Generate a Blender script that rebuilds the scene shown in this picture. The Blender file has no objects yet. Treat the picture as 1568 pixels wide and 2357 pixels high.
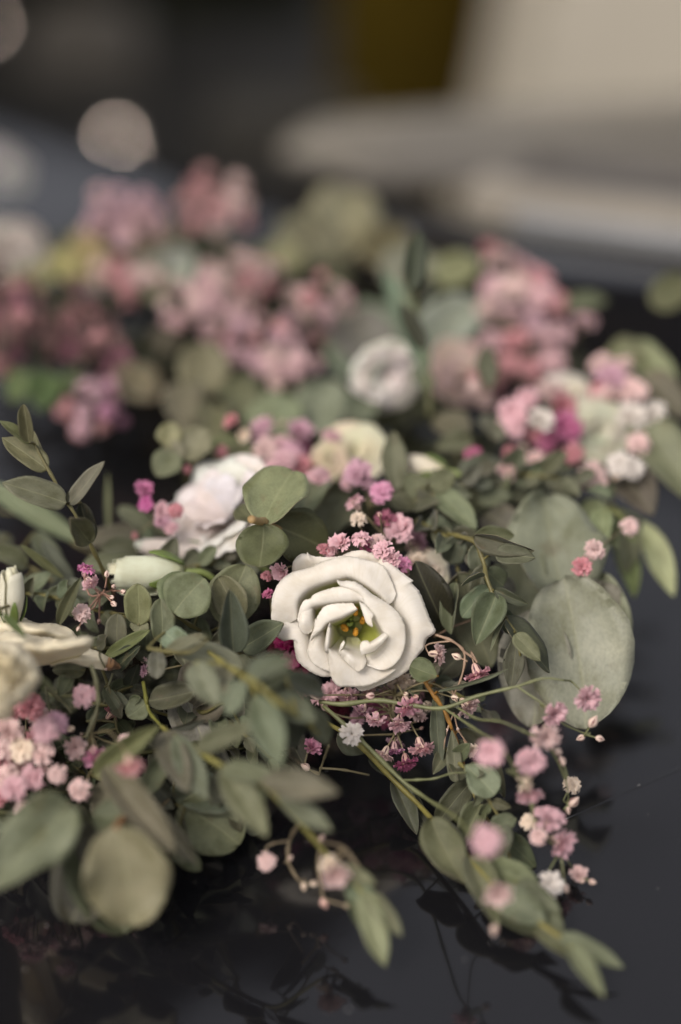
import bpy, math, random
from mathutils import Vector, Matrix, noise
R = math.radians
rnd = random.Random(7)
sc = bpy.context.scene

# ------------------------------------------------------------------ camera, sky, sun, exposure
CAM = Vector((0.0, -0.66, 0.53)); PITCH = R(32.0); LENS = 70.0
cd = bpy.data.cameras.new('camera'); cam = bpy.data.objects.new('camera', cd)
sc.collection.objects.link(cam); sc.camera = cam
cam.location = CAM; cam.rotation_euler = (R(90) - PITCH, 0, 0)
cd.sensor_fit = 'VERTICAL'; cd.sensor_height = 36; cd.lens = LENS
cd.clip_start = 0.05; cd.clip_end = 200
cd.dof.use_dof = True; cd.dof.focus_distance = 0.797; cd.dof.aperture_fstop = LENS / 43.0
FWD = Vector((0, math.cos(PITCH), -math.sin(PITCH)))
RIGHT = Vector((1, 0, 0)); UPV = RIGHT.cross(FWD)

w = bpy.data.worlds.new('World'); sc.world = w; w.use_nodes = True
nt = w.node_tree; bgn = nt.nodes['Background']
sky = nt.nodes.new('ShaderNodeTexSky'); sky.sky_type = 'NISHITA'; sky.sun_disc = False
SUN_EL, SUN_AZ = R(50), R(-140)          # azimuth from +Y towards +X
sky.sun_elevation = SUN_EL; sky.sun_rotation = SUN_AZ
sky.air_density = 1.0; sky.dust_density = 4.0; sky.ozone_density = 0.6
hs = nt.nodes.new('ShaderNodeHueSaturation'); hs.inputs['Saturation'].default_value = 0.28
nt.links.new(sky.outputs[0], hs.inputs['Color']); nt.links.new(hs.outputs[0], bgn.inputs[0])
bgn.inputs[1].default_value = 0.10
sd = bpy.data.lights.new('sun', 'SUN'); sun = bpy.data.objects.new('sun', sd); sc.collection.objects.link(sun)
sd.energy = 0.85; sd.angle = R(16); sd.color = (1.0, 0.95, 0.88)
sdir = Vector((math.sin(SUN_AZ) * math.cos(SUN_EL), math.cos(SUN_AZ) * math.cos(SUN_EL), math.sin(SUN_EL)))
sun.rotation_euler = sdir.to_track_quat('Z', 'Y').to_euler()
sc.view_settings.view_transform = 'Standard'; sc.view_settings.look = 'None'
sc.view_settings.use_white_balance = True; sc.view_settings.white_balance_temperature = 6700; sc.view_settings.white_balance_tint = 14
sc.view_settings.gamma = 1.0; sc.view_settings.exposure = 0.97
sc.cycles.use_denoising = True
sc.cycles.max_bounces = 8; sc.cycles.diffuse_bounces = 4; sc.cycles.glossy_bounces = 4
sc.cycles.sample_clamp_indirect = 6

# ------------------------------------------------------------------ placing: a pixel of the 1568 x 2357 picture and a height in mm -> a point
KP = 36.0 / LENS / 2357.0
def ray(x, y):
    return FWD + RIGHT * ((x - 784) * KP) - UPV * ((y - 1178.5) * KP)
def P(x, y, b):
    """b: how many pixels of blur behind (+) or before (-) the plane of focus the point should lie"""
    return Pz(x, y, min(175, max(3.5, zf(y) - 2.0 * b)))
def Pz(x, y, z):
    d = ray(x, y); t = (z * 0.001 - CAM.z) / d.z
    return CAM + d * t
def depth(p): return (p - CAM).dot(FWD)
def px(p): return depth(p) * KP                       # metres per pixel at p
def zf(y): return (CAM.z - 0.797 * (-ray(784, y).z)) * 1000   # height in mm of the plane of focus at a row
def Q(x, y, d):                                       # a point at a chosen depth
    return CAM + ray(x, y) * d

# ------------------------------------------------------------------ objects
COL = sc.collection
def link(name, me, parent=None, mw=None, color=None):
    o = bpy.data.objects.new(name, me); COL.objects.link(o)
    if mw is not None: o.matrix_world = mw
    if parent is not None:
        o.parent = parent; o.matrix_parent_inverse = Matrix.Translation(-parent.location)
    if color: o.color = (*color[:3], 1)
    return o
def thing(name, label, cat, loc, group=None):
    o = bpy.data.objects.new(name, None); COL.objects.link(o); o.location = loc
    o.empty_display_size = 0.01
    o['label'] = label; o['category'] = cat
    if group: o['group'] = group
    return o
def mk(name, vs, fs, mats, midx=None, uvs=None, smooth=True, vcol=None):
    me = bpy.data.meshes.new(name); me.from_pydata([tuple(v) for v in vs], [], fs)
    for m in mats: me.materials.append(m)
    if midx: me.polygons.foreach_set('material_index', midx)
    if smooth: me.polygons.foreach_set('use_smooth', [True] * len(me.polygons))
    if uvs:
        l = me.uv_layers.new(name='UVMap')
        for i, lp in enumerate(me.loops): l.data[i].uv = uvs[lp.vertex_index]
    if vcol:
        a = me.attributes.new('tint', 'FLOAT', 'POINT'); a.data.foreach_set('value', vcol)
    me.update(); return me

# ------------------------------------------------------------------ materials
def mat(name):
    m = bpy.data.materials.new(name); m.use_nodes = True
    n = m.node_tree; n.nodes.clear()
    out = n.nodes.new('ShaderNodeOutputMaterial'); b = n.nodes.new('ShaderNodeBsdfPrincipled')
    n.links.new(b.outputs[0], out.inputs[0]); return m, n, b, out
def N(n, t, **k):
    o = n.nodes.new(t)
    for a, v in k.items():
        if a in o.inputs: o.inputs[a].default_value = v
        else: setattr(o, a, v)
    return o
def mixc(n, mode, fac, a, b):
    m = n.nodes.new('ShaderNodeMix'); m.data_type = 'RGBA'; m.blend_type = mode
    for s, v in ((m.inputs[0], fac), (m.inputs[6], a), (m.inputs[7], b)):
        if hasattr(v, 'is_linked') or hasattr(v, 'links'): n.links.new(v, s)
        else: s.default_value = v if not isinstance(v, tuple) else (*v[:3], 1)
    return m.outputs[2]
def ramp(n, src, stops):
    r = n.nodes.new('ShaderNodeValToRGB'); n.links.new(src, r.inputs[0])
    e = r.color_ramp.elements
    while len(e) < len(stops): e.new(0.5)
    for q, (p, c) in zip(e, stops):
        q.position = p; q.color = (*c, 1) if isinstance(c, tuple) else (c, c, c, 1)
    return r.outputs[0]
def math_(n, op, a, b=None):
    m = n.nodes.new('ShaderNodeMath'); m.operation = op
    for i, v in enumerate((a, b)):
        if v is None: continue
        if hasattr(v, 'links'): n.links.new(v, m.inputs[i])
        else: m.inputs[i].default_value = v
    return m.outputs[0]
def translucent(n, b, out, col, f):
    t = n.nodes.new('ShaderNodeBsdfTranslucent'); n.links.new(col, t.inputs[0])
    mx = n.nodes.new('ShaderNodeMixShader'); mx.inputs[0].default_value = f
    n.links.new(b.outputs[0], mx.inputs[1]); n.links.new(t.outputs[0], mx.inputs[2]); n.links.new(mx.outputs[0], out.inputs[0])

def leaf_mat(name, speck=0.33, vein=0.22, rough=0.55):
    m, n, b, out = mat(name)
    oi = N(n, 'ShaderNodeObjectInfo'); tc = N(n, 'ShaderNodeTexCoord'); uv = N(n, 'ShaderNodeUVMap'); uv.uv_map = 'UVMap'
    # large mottling, fine speckle, midrib and side veins
    mp = N(n, 'ShaderNodeVectorMath', operation='ADD'); n.links.new(uv.outputs[0], mp.inputs[0])
    cx = N(n, 'ShaderNodeCombineXYZ'); n.links.new(oi.outputs['Random'], cx.inputs[2])
    sc_ = N(n, 'ShaderNodeVectorMath', operation='SCALE'); sc_.inputs[3].default_value = 40; n.links.new(cx.outputs[0], sc_.inputs[0]); n.links.new(sc_.outputs[0], mp.inputs[1])
    n1 = N(n, 'ShaderNodeTexNoise', Scale=2.6, Detail=5.0, Roughness=0.6); n.links.new(mp.outputs[0], n1.inputs[0])
    n2 = N(n, 'ShaderNodeTexNoise', Scale=38.0, Detail=3.0, Roughness=0.7); n.links.new(mp.outputs[0], n2.inputs[0])
    n3 = N(n, 'ShaderNodeTexVoronoi', Scale=16.0); n.links.new(mp.outputs[0], n3.inputs['Vector'])
    base = oi.outputs['Color']
    c = mixc(n, 'MULTIPLY', 1.0, base, ramp(n, n1.outputs[0], [(0.3, (0.62, 0.62, 0.5)), (0.52, (1, 1, 1)), (0.72, (1.25, 1.22, 1.2))]))
    c = mixc(n, 'MULTIPLY', speck, c, ramp(n, n2.outputs[0], [(0.36, 0.55), (0.52, 1.0), (0.7, 1.25)]))
    c = mixc(n, 'MIX', ramp(n, n3.outputs['Distance'], [(0.03, 0.5), (0.075, 0.0)]), c, (0.05, 0.035, 0.02))
    su = N(n, 'ShaderNodeSeparateXYZ'); n.links.new(uv.outputs[0], su.inputs[0])
    au = math_(n, 'ABSOLUTE', math_(n, 'SUBTRACT', su.outputs[0], 0.5))
    mid = ramp(n, au, [(0.006, 1.0), (0.03, 0.0)])
    # side veins: bands in v + k*|u|
    vv = math_(n, 'SUBTRACT', math_(n, 'MULTIPLY', su.outputs[1], 11.0), math_(n, 'MULTIPLY', au, 9.0))
    fr = math_(n, 'ABSOLUTE', math_(n, 'SUBTRACT', math_(n, 'FRACT', vv), 0.5))
    sv = ramp(n, fr, [(0.0, 0.3), (0.07, 0.0)])
    vf = math_(n, 'MULTIPLY', math_(n, 'MAXIMUM', mid, sv), vein)
    c = mixc(n, 'MIX', vf, c, (0.30, 0.31, 0.17))
    n5 = N(n, 'ShaderNodeTexNoise', Scale=1.7, Detail=4.0, Roughness=0.7); n.links.new(mp.outputs[0], n5.inputs[0])
    c = mixc(n, 'MIX', ramp(n, n5.outputs[0], [(0.60, 0.0), (0.74, 0.55)]), c, (0.13, 0.10, 0.05))
    hs = N(n, 'ShaderNodeHueSaturation', Saturation=1.0); n.links.new(c, hs.inputs['Color'])
    n.links.new(math_(n, 'ADD', math_(n, 'MULTIPLY', oi.outputs['Random'], 0.5), 0.75), hs.inputs['Value'])
    n.links.new(math_(n, 'ADD', math_(n, 'MULTIPLY', oi.outputs['Random'], 0.018), 0.482), hs.inputs['Hue'])
    c = hs.outputs[0]
    n.links.new(c, b.inputs['Base Color'])
    b.inputs['Roughness'].default_value = rough; b.inputs['Specular IOR Level'].default_value = 0.35
    b.inputs['Sheen Weight'].default_value = 0.12; b.inputs['Sheen Roughness'].default_value = 0.4
    bp = N(n, 'ShaderNodeBump', Strength=0.35, Distance=0.0006)
    hgt = math_(n, 'SUBTRACT', n2.outputs[0], math_(n, 'MULTIPLY', math_(n, 'MAXIMUM', mid, sv), 0.6))
    n.links.new(hgt, bp.inputs['Height']); n.links.new(bp.outputs[0], b.inputs['Normal'])
    translucent(n, b, out, c, 0.13)
    return m
M_LEAF = leaf_mat('eucalyptus_leaf')
def simple(name, col, rough=0.6, var=0.25, scale=60.0, bump=0.0, objcol=False, trans=0, spec=0.4, metal=0.0):
    m, n, b, out = mat(name)
    tc = N(n, 'ShaderNodeTexCoord'); nz = N(n, 'ShaderNodeTexNoise', Scale=scale, Detail=5.0, Roughness=0.6)
    n.links.new(tc.outputs['Object'], nz.inputs[0])
    if objcol:
        oi = N(n, 'ShaderNodeObjectInfo'); src = oi.outputs['Color']
    else:
        q = N(n, 'ShaderNodeRGB'); q.outputs[0].default_value = (*col, 1); src = q.outputs[0]
    c = mixc(n, 'MULTIPLY', 1.0, src, ramp(n, nz.outputs[0], [(0.3, 1 - var), (0.7, 1 + var * 0.6)]))
    n.links.new(c, b.inputs['Base Color']); b.inputs['Roughness'].default_value = rough
    b.inputs['Specular IOR Level'].default_value = spec; b.inputs['Metallic'].default_value = metal
    if bump:
        bp = N(n, 'ShaderNodeBump', Strength=bump, Distance=0.001); n.links.new(nz.outputs[0], bp.inputs['Height']); n.links.new(bp.outputs[0], b.inputs['Normal'])
    if trans: translucent(n, b, out, c, trans)
    return m
M_RIM = simple('leaf_rim', (0.30, 0.25, 0.15), 0.5, 0.35, 200)
M_STEM = simple('green_stem', None, 0.5, 0.3, 150, 0.3, objcol=True)

def petal_mat(name, trans=0.4, vary=0.12):
    m, n, b, out = mat(name)
    oi = N(n, 'ShaderNodeObjectInfo'); tc = N(n, 'ShaderNodeTexCoord')
    at = N(n, 'ShaderNodeAttribute'); at.attribute_name = 'tint'
    nz = N(n, 'ShaderNodeTexNoise', Scale=140.0, Detail=4.0); n.links.new(tc.outputs['Object'], nz.inputs[0])
    n4 = N(n, 'ShaderNodeTexNoise', Scale=900.0, Detail=3.0); n.links.new(tc.outputs['Object'], n4.inputs[0])
    c = mixc(n, 'MULTIPLY', 1.0, oi.outputs['Color'], ramp(n, nz.outputs[0], [(0.3, (1 - vary, 1 - vary * 1.2, 1 - vary * 1.6)), (0.6, (1, 1, 1))]))
    uv = N(n, 'ShaderNodeUVMap'); uv.uv_map = 'UVMap'; sc_ = N(n, 'ShaderNodeVectorMath', operation='MULTIPLY'); n.links.new(uv.outputs[0], sc_.inputs[0]); sc_.inputs[1].default_value = (26, 2.2, 1)
    nv_ = N(n, 'ShaderNodeTexNoise', Scale=1.0, Detail=6.0, Roughness=0.62); n.links.new(sc_.outputs[0], nv_.inputs[0])
    c = mixc(n, 'MULTIPLY', 1.0, c, ramp(n, nv_.outputs[0], [(0.28, (0.95, 0.94, 0.90)), (0.5, (1, 1, 1))]))
    c = mixc(n, 'MIX', at.outputs['Fac'], c, (0.46, 0.49, 0.10))
    n.links.new(c, b.inputs['Base Color']); b.inputs['Roughness'].default_value = 0.6; b.inputs['Specular IOR Level'].default_value = 0.25
    b.inputs['Sheen Weight'].default_value = 0.15
    bp = N(n, 'ShaderNodeBump', Strength=0.07, Distance=0.0008); n.links.new(math_(n, 'ADD', math_(n, 'ADD', nz.outputs[0], math_(n, 'MULTIPLY', nv_.outputs[0], 0.9)), math_(n, 'MULTIPLY', n4.outputs[0], 0.3)), bp.inputs['Height']); n.links.new(bp.outputs[0], b.inputs['Normal'])
    translucent(n, b, out, c, trans); return m
M_PETAL = petal_mat('white_petal')
def floret_mat():
    m, n, b, out = mat('floret_petal')
    oi = N(n, 'ShaderNodeObjectInfo'); tc = N(n, 'ShaderNodeTexCoord')
    nz = N(n, 'ShaderNodeTexNoise', Scale=2.2, Detail=3.0); n.links.new(tc.outputs['Object'], nz.inputs[0])
    hs = N(n, 'ShaderNodeHueSaturation', Saturation=1.25, Value=0.95); n.links.new(oi.outputs['Color'], hs.inputs['Color'])
    at = N(n, 'ShaderNodeAttribute'); at.attribute_name = 'tint'
    f = math_(n, 'MULTIPLY', at.outputs['Fac'], ramp(n, nz.outputs[0], [(0.38, 1.0), (0.58, 0.1)]))
    c = mixc(n, 'MIX', f, oi.outputs['Color'], hs.outputs[0])
    n.links.new(c, b.inputs['Base Color']); b.inputs['Roughness'].default_value = 0.65
    b.inputs['Specular IOR Level'].default_value = 0.2
    translucent(n, b, out, c, 0.3); return m
M_FLORET = floret_mat()
def stripe_mat(name, light, dark, k=5.0):
    m, n, b, out = mat(name)
    uv = N(n, 'ShaderNodeUVMap'); uv.uv_map = 'UVMap'; s = N(n, 'ShaderNodeSeparateXYZ'); n.links.new(uv.outputs[0], s.inputs[0])
    fr = math_(n, 'ABSOLUTE', math_(n, 'SUBTRACT', math_(n, 'FRACT', math_(n, 'MULTIPLY', s.outputs[0], k)), 0.5))
    lens = math_(n, 'ABSOLUTE', math_(n, 'SUBTRACT', s.outputs[1], 0.62))
    f = ramp(n, math_(n, 'ADD', fr, math_(n, 'MULTIPLY', lens, 0.5)), [(0.17, 1.0), (0.23, 0.0)])
    oi = N(n, 'ShaderNodeObjectInfo')
    c0 = mixc(n, 'MIX', 0.45, light, oi.outputs['Color'])
    c = mixc(n, 'MIX', f, c0, dark)
    n.links.new(c, b.inputs['Base Color']); b.inputs['Roughness'].default_value = 0.5; return m
M_CALYX = stripe_mat('floret_calyx', (0.42, 0.33, 0.18), (0.07, 0.022, 0.035))
M_BUD = stripe_mat('floret_bud', (0.45, 0.34, 0.22), (0.16, 0.07, 0.06), 4.0)

# ------------------------------------------------------------------ curves
def cr(pts, k):
    """Catmull-Rom through pts (Vectors), k samples in all, evenly by arc length"""
    n = len(pts)
    if n == 1: return [pts[0].copy() for _ in range(k)]
    dense = []
    for i in range(n - 1):
        p0 = pts[i - 1] if i else pts[0] * 2 - pts[1]; p1, p2 = pts[i], pts[i + 1]
        p3 = pts[i + 2] if i + 2 < n else pts[-1] * 2 - pts[-2]
        for j in range(8):
            t = j / 8
            dense.append(0.5 * ((2 * p1) + (p2 - p0) * t + (2 * p0 - 5 * p1 + 4 * p2 - p3) * t * t + (3 * p1 - p0 - 3 * p2 + p3) * t ** 3))
    dense.append(pts[-1].copy())
    L = [0.0]
    for a, b in zip(dense, dense[1:]): L.append(L[-1] + (b - a).length)
    out = []; j = 0
    for i in range(k):
        s = L[-1] * i / (k - 1)
        while j < len(L) - 2 and L[j + 1] < s: j += 1
        d = L[j + 1] - L[j]; f = (s - L[j]) / d if d > 0 else 0
        out.append(dense[j].lerp(dense[j + 1], f))
    return out
def tube_data(path, r0, r1, seg=7, knots=None, cap=True):
    vs, fs = [], []; up = Vector((0.3, 0.2, 0.9)); n = len(path)
    for i, p in enumerate(path):
        t = (path[min(i + 1, n - 1)] - path[max(i - 1, 0)]).normalized()
        a = t.cross(up)
        if a.length < 1e-4: a = t.cross(Vector((1, 0, 0)))
        a.normalize(); b = t.cross(a)
        r = r0 + (r1 - r0) * i / max(1, n - 1)
        if knots:
            for kf in knots: r *= 1 + 0.55 * math.exp(-((i / (n - 1) - kf) * 22) ** 2)
        for s in range(seg):
            an = 2 * math.pi * s / seg; vs.append(p + a * (r * math.cos(an)) + b * (r * math.sin(an)))
    for i in range(n - 1):
        for s in range(seg):
            s2 = (s + 1) % seg; fs.append((i * seg + s, i * seg + s2, (i + 1) * seg + s2, (i + 1) * seg + s))
    if cap: fs.append(tuple(range(seg))[::-1]); fs.append(tuple((n - 1) * seg + s for s in range(seg)))
    return vs, fs
def join(parts):
    vs, fs = [], []
    for v, f in parts:
        o = len(vs); vs += v; fs += [tuple(i + o for i in q) for q in f]
    return vs, fs

# ------------------------------------------------------------------ leaves
def leaf_template(kind, bend, fold, wave, seed, nt_=14, ns=8, twist=0.0):
    a, b = {'lance': (0.75, 0.85), 'oval': (0.55, 0.55), 'round': (0.5, 0.5), 'egg': (0.5, 0.78), 'long': (0.62, 0.75), 'spoon': (0.85, 0.45)}[kind]
    tm = a / (a + b); mx = tm ** a * (1 - tm) ** b
    vs, uv, fs, mi = [], [], [], []
    th = 0.010; rr = random.Random(seed)
    ph = rr.uniform(0, 6.28)
    top = []
    for i in range(nt_ + 1):
        t = 0.5 - 0.5 * math.cos(math.pi * i / nt_)
        t2 = min(max(t, 1e-5), 1 - 1e-5)
        hw = 0.5 * (t2 ** a * (1 - t2) ** b) / mx
        if i == 0: hw = 0.012
        if i == nt_: hw = 0.004
        hw *= 1 + 0.05 * math.sin(9 * t + ph)
        for j in range(ns + 1):
            s = -1 + 2 * j / ns
            x = s * hw * (1 - 0.10 * abs(fold)); y = t
            if kind == 'round': y -= 0.035 * (1 - t) ** 6 * 0 
            z = -bend * (t - 0.15) ** 2 + fold * abs(s) ** 1.4 * hw + wave * (0.05 * math.sin(7 * t + 2.6 * s + ph) * abs(s) ** 1.5 + 0.03 * math.sin(13 * t - 3 * s + ph * 2) * abs(s) ** 2)
            z += 0.012 * (1 - abs(s)) ** 0.5 * -1
            tw = twist * (t - 0.2)
            xx = x * math.cos(tw) - 0; zz = z + x * math.sin(tw)
            # drifting midrib
            xx += 0.03 * math.sin(3 * t + ph)
            top.append(Vector((xx, y, zz))); uv.append((0.5 + 0.5 * s * min(1, hw * 2.2), t))
    n = len(top); vs = top + [v + Vector((0, 0, -th)) for v in top]; uv = uv + uv
    W = ns + 1
    for i in range(nt_):
        for j in range(ns):
            q = (i * W + j, i * W + j + 1, (i + 1) * W + j + 1, (i + 1) * W + j)
            fs.append(q); mi.append(0); fs.append(tuple(k + n for k in q[::-1])); mi.append(0)
    edge = [i * W for i in range(nt_ + 1)] + [nt_ * W + j for j in range(1, ns + 1)] + [i * W + ns for i in range(nt_ - 1, -1, -1)] + [j for j in range(ns - 1, 0, -1)]
    for k in range(len(edge)):
        p, q = edge[k], edge[(k + 1) % len(edge)]
        fs.append((p, q, q + n, p + n)); mi.append(1)
    return mk('leaf_' + kind, vs, fs, [M_LEAF, M_RIM], mi, uv)
TPL = {}
for kind in ('lance', 'oval', 'round', 'egg', 'long', 'spoon'):
    TPL[kind] = [leaf_template(kind, *p, seed=i + len(kind) * 7) for i, p in enumerate(((0.05, 0.25, 0.7), (0.3, 0.35, 0.8), (-0.22, 0.2, 1.0), (0.15, 0.6, 0.6), (0.55, 0.25, 0.8), (0.12, 0.30, 1.9)))]
TWIST = {k: leaf_template(k, 0.25, 0.3, 1.0, seed=50, twist=1.1) for k in TPL}
LG = (.80, .79, .70)
SAGE = (0.165, 0.185, 0.125); OLIVE = (0.125, 0.135, 0.07); DARK = (0.05, 0.06, 0.034); PALE = (0.26, 0.28, 0.20); BLUE = (0.115, 0.145, 0.115)
GREY = (0.20, 0.20, 0.165); DEEP = (0.022, 0.027, 0.014); LIME = (0.22, 0.25, 0.08)
def leaf(parent, base, tip, wid, kind='egg', var=None, roll=0, col=SAGE, face=None, wpx=True):
    """one leaf from base to tip; wid in pixels at the base; the blade looks mostly upward and towards the viewer's side, turned by roll"""
    B, T = base, tip
    d = T - B; L = d.length
    if L < 1e-5: return
    y = d.normalized()
    n0 = face if face is not None else (-FWD * 0.75 + Vector((0, 0, 0.45)) + Vector((rnd.uniform(-.15, .15), rnd.uniform(-.15, .15), 0))).normalized()
    n0 = n0 - y * n0.dot(y); n0.normalize()
    n0 = Matrix.Rotation(R(roll), 3, y) @ n0
    x = y.cross(n0).normalized(); z = x.cross(y)
    W = wid * px((B + T) * 0.5) if wpx else wid
    zs = min(L, W * 1.6)
    m = Matrix.Identity(4)
    for i, (ax, s) in enumerate(((x, W), (y, L), (z, zs))):
        for r in range(3): m[r][i] = ax[r] * s
    for r in range(3): m[r][3] = B[r]
    me = TWIST[kind] if var == 'twist' else TPL[kind][rnd.randrange(4) if var is None else var]
    c = tuple(max(0.004, v * g_ * rnd.uniform(0.92, 1.08)) for v, g_ in zip(col, LG))
    return link('leaf', me, parent, m, c)

def sprig(label, stem, leaves, col=SAGE, scol=(0.14, 0.125, 0.045), r=(0.00085, 0.0005), name='eucalyptus_sprig', cat='leafy sprig', group=None, extra=()):
    """stem: [(x,y,z)...]; leaves: (bx,by,bz, tx,ty,tz, width[, kind[, var[, roll[, col]]]])"""
    pts = [P(*s) for s in stem]
    t = thing(name, label, cat, pts[0], group)
    path = cr(pts, max(8, 5 * len(pts)))
    kn = [i / (len(pts) - 1) for i in range(1, len(pts) - 1)]
    parts = [tube_data(path, r[0], r[1], 8, kn)]
    for e in extra: parts.append(tube_data(cr([P(*s) for s in e], 4 * len(e)), r[1] * 1.1, r[1] * 0.7, 6))
    for lf in leaves:                       # short stalks join each leaf to the stem
        b = P(*lf[:3]); q = min(path, key=lambda v: (v - b).length)
        if 0.0008 < (q - b).length < 0.02: parts.append(tube_data([q, q.lerp(b, .5) + Vector((0, 0, .0006)), b], 0.0006, 0.0005, 5, cap=False))
    vs, fs = join(parts)
    link('stem', mk('stem', [v - pts[0] for v in vs], fs, [M_STEM]), t, Matrix.Translation(pts[0]), tuple(v * .72 for v in scol))
    for lf in leaves:
        lf = tuple(lf) + (None,) * 11
        leaf(t, P(*lf[:3]), P(*lf[3:6]), lf[6], lf[7] or 'egg', lf[8], lf[9] or 0, lf[10] or col)
    return t
def auto_sprig(label, stem, n, ll, lw, kind='egg', col=SAGE, spread=55, name='eucalyptus_sprig', cat='leafy sprig', group=None, scol=(0.20, 0.18, 0.06), jit=0.25, tipleaf=True, r=(0.0011, 0.0006), var=None):
    """opposite leaves along a stem; ll, lw in pixels"""
    pts = [P(*s) for s in stem]; t = thing(name, label, cat, pts[0], group)
    path = cr(pts, 24); parts = [tube_data(path, *r, 7)]
    vs, fs = join(parts); link('stem', mk('stem', [v - pts[0] for v in vs], fs, [M_STEM]), t, Matrix.Translation(pts[0]), tuple(v * .72 for v in scol))
    for k in range(n):
        f = 0.12 + 0.82 * k / max(1, n - 1); i = min(22, int(f * 23)); p = path[i]; tg = (path[i + 1] - p).normalized()
        s = px(p); sz = (1 - 0.35 * f) * rnd.uniform(1 - jit, 1 + jit)
        az = rnd.uniform(-0.4, 0.4) + (math.pi / 2 if k % 2 else 0)
        side = tg.cross(Vector((0, 0, 1))).normalized(); upd = side.cross(tg)
        for sg in (1, -1):
            o = side * math.cos(az) * sg + upd * math.sin(az) * sg
            if o.z < -0.3: o.z *= 0.3
            d = (tg * math.cos(R(spread)) + o * math.sin(R(spread))).normalized()
            T = p + d * ll * s * sz; T.z = max(T.z, 0.002)
            leaf(t, p + o * 0.001, T, lw * sz, kind, var, rnd.uniform(-25, 25), col)
    if tipleaf: leaf(t, path[-1], path[-1] + (path[-1] - path[-3]).normalized() * ll * px(path[-1]) * 0.7, lw * 0.7, kind, 0, 0, col)
    return t

# ------------------------------------------------------------------ baby's breath
def floret_template(seed, open_=1.0):
    rr = random.Random(seed); vs, fs, mi, uv, tn = [], [], [], [], []
    def petal(az, el, ln, wd, z0, r0):
        o = len(vs); NA, NL = 4, 4
        ca, sa = math.cos(az), math.sin(az); tw = rr.uniform(-.5, .5)
        for i in range(NL + 1):
            t = i / NL
            e = el + (0.9 - el) * 0.0 - 0.5 * t * t * open_
            rad = r0 + ln * t * math.cos(e); zz = z0 + ln * t * math.sin(e)
            for j in range(NA + 1):
                s = -1 + 2 * j / NA
                hw = wd * (0.25 + 0.9 * t)
                frill = (0.13 * rr.uniform(-1, 1) if i == NL else 0.04 * rr.uniform(-1, 1) * t)
                x = rad + frill * ln; y = s * hw; z = zz + 0.16 * math.sin(s * 5 + tw * 5) * t * ln * 0.9 + frill * ln * 0.7 - 0.12 * abs(s) * t * ln
                vs.append(Vector((x * ca - y * sa, x * sa + y * ca, z))); uv.append((j / NA, t)); tn.append(.25 + .75 * t)
        for i in range(NL):
            for j in range(NA):
                fs.append((o + i * (NA + 1) + j, o + i * (NA + 1) + j + 1, o + (i + 1) * (NA + 1) + j + 1, o + (i + 1) * (NA + 1) + j)); mi.append(0)
    LAY = ((7, 0.35, 0.95, 0.0, 0.12), (7, 0.75, 0.9, 0.05, 0.08), (6, 1.1, 0.8, 0.1, 0.05), (4, 1.4, 0.65, 0.15, 0.02)) if seed % 3 == 0 else ((8, 0.72, 1.05, -.05, 0.22), (7, 0.95, 1.05, 0.0, 0.16), (6, 1.15, 1.0, 0.05, 0.1), (5, 1.35, 0.9, 0.1, 0.05))
    for lay, (cnt, el, ln, z0, r0) in enumerate(LAY):
        for k in range(cnt):
            petal(2 * math.pi * k / cnt + lay * 0.7 + rr.uniform(-.25, .25), el + rr.uniform(-.15, .15), ln * rr.uniform(.85, 1.1), 0.30, z0, r0)
    o = len(vs); S = 10
    for i, (z, r) in enumerate(((-0.85, 0.05), (-0.8, 0.2), (-0.5, 0.38), (-0.1, 0.46), (0.28, 0.55))):
        for s in range(S + 1):
            a = 2 * math.pi * s / S; r2 = r * (1 + (0.18 if (s % 2 == 0 and i == 4) else 0)); zz = z + (0.16 if (s % 2 == 0 and i == 4) else 0)
            vs.append(Vector((r2 * math.cos(a), r2 * math.sin(a), zz))); uv.append((s / S + 0.1, i / 4)); tn.append(0)
    for i in range(4):
        for s in range(S):
            fs.append((o + i * (S + 1) + s, o + i * (S + 1) + s + 1, o + (i + 1) * (S + 1) + s + 1, o + (i + 1) * (S + 1) + s)); mi.append(1)
    return mk('floret', vs, fs, [M_FLORET, M_CALYX], mi, uv, vcol=tn)
FLO = [floret_template(s, o) for s, o in ((1, 1.0), (2, 0.7), (3, 1.2), (4, 0.4), (5, 0.9), (6, 1.1))]
def bud_template():
    vs, fs, uv = [], [], []; S, K = 10, 7
    for i in range(K + 1):
        t = i / K; r = 0.72 * math.sin(math.pi * min(1, t * 0.98 + 0.01)) ** 0.75; z = -1 + 2.0 * t + (0.15 if i == K else 0)
        for s in range(S + 1):
            a = 2 * math.pi * s / S; q = r * (1 + 0.06 * math.cos(5 * a)); vs.append(Vector((q * math.cos(a), q * math.sin(a), z))); uv.append((s / S, t))
    for i in range(K):
        for s in range(S): fs.append((i * (S + 1) + s, i * (S + 1) + s + 1, (i + 1) * (S + 1) + s + 1, (i + 1) * (S + 1) + s))
    return mk('bud', vs, fs, [M_BUD], None, uv)
BUD = bud_template()
PINK = (0.71, 0.48, 0.505); HOT = (0.46, 0.17, 0.26); BLUSH = (0.74, 0.56, 0.53); CREAM = (0.76, 0.65, 0.53); WHITE = (0.76, 0.71, 0.65); ROSEP = (0.60, 0.30, 0.32); WINE = (0.10, 0.025, 0.035); LILAC = (0.60, 0.39, 0.45)
def frame(p, axis, s, spin=0):
    z = axis.normalized(); x = z.cross(Vector((0.1, 0.9, 0.3))).normalized(); y = z.cross(x)
    m = Matrix.Identity(4)
    for i, a in enumerate((x, y, z)):
        for r in range(3): m[r][i] = a[r] * s
    for r in range(3): m[r][3] = p[r]
    return m @ Matrix.Rotation(spin, 4, 'Z')
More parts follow.
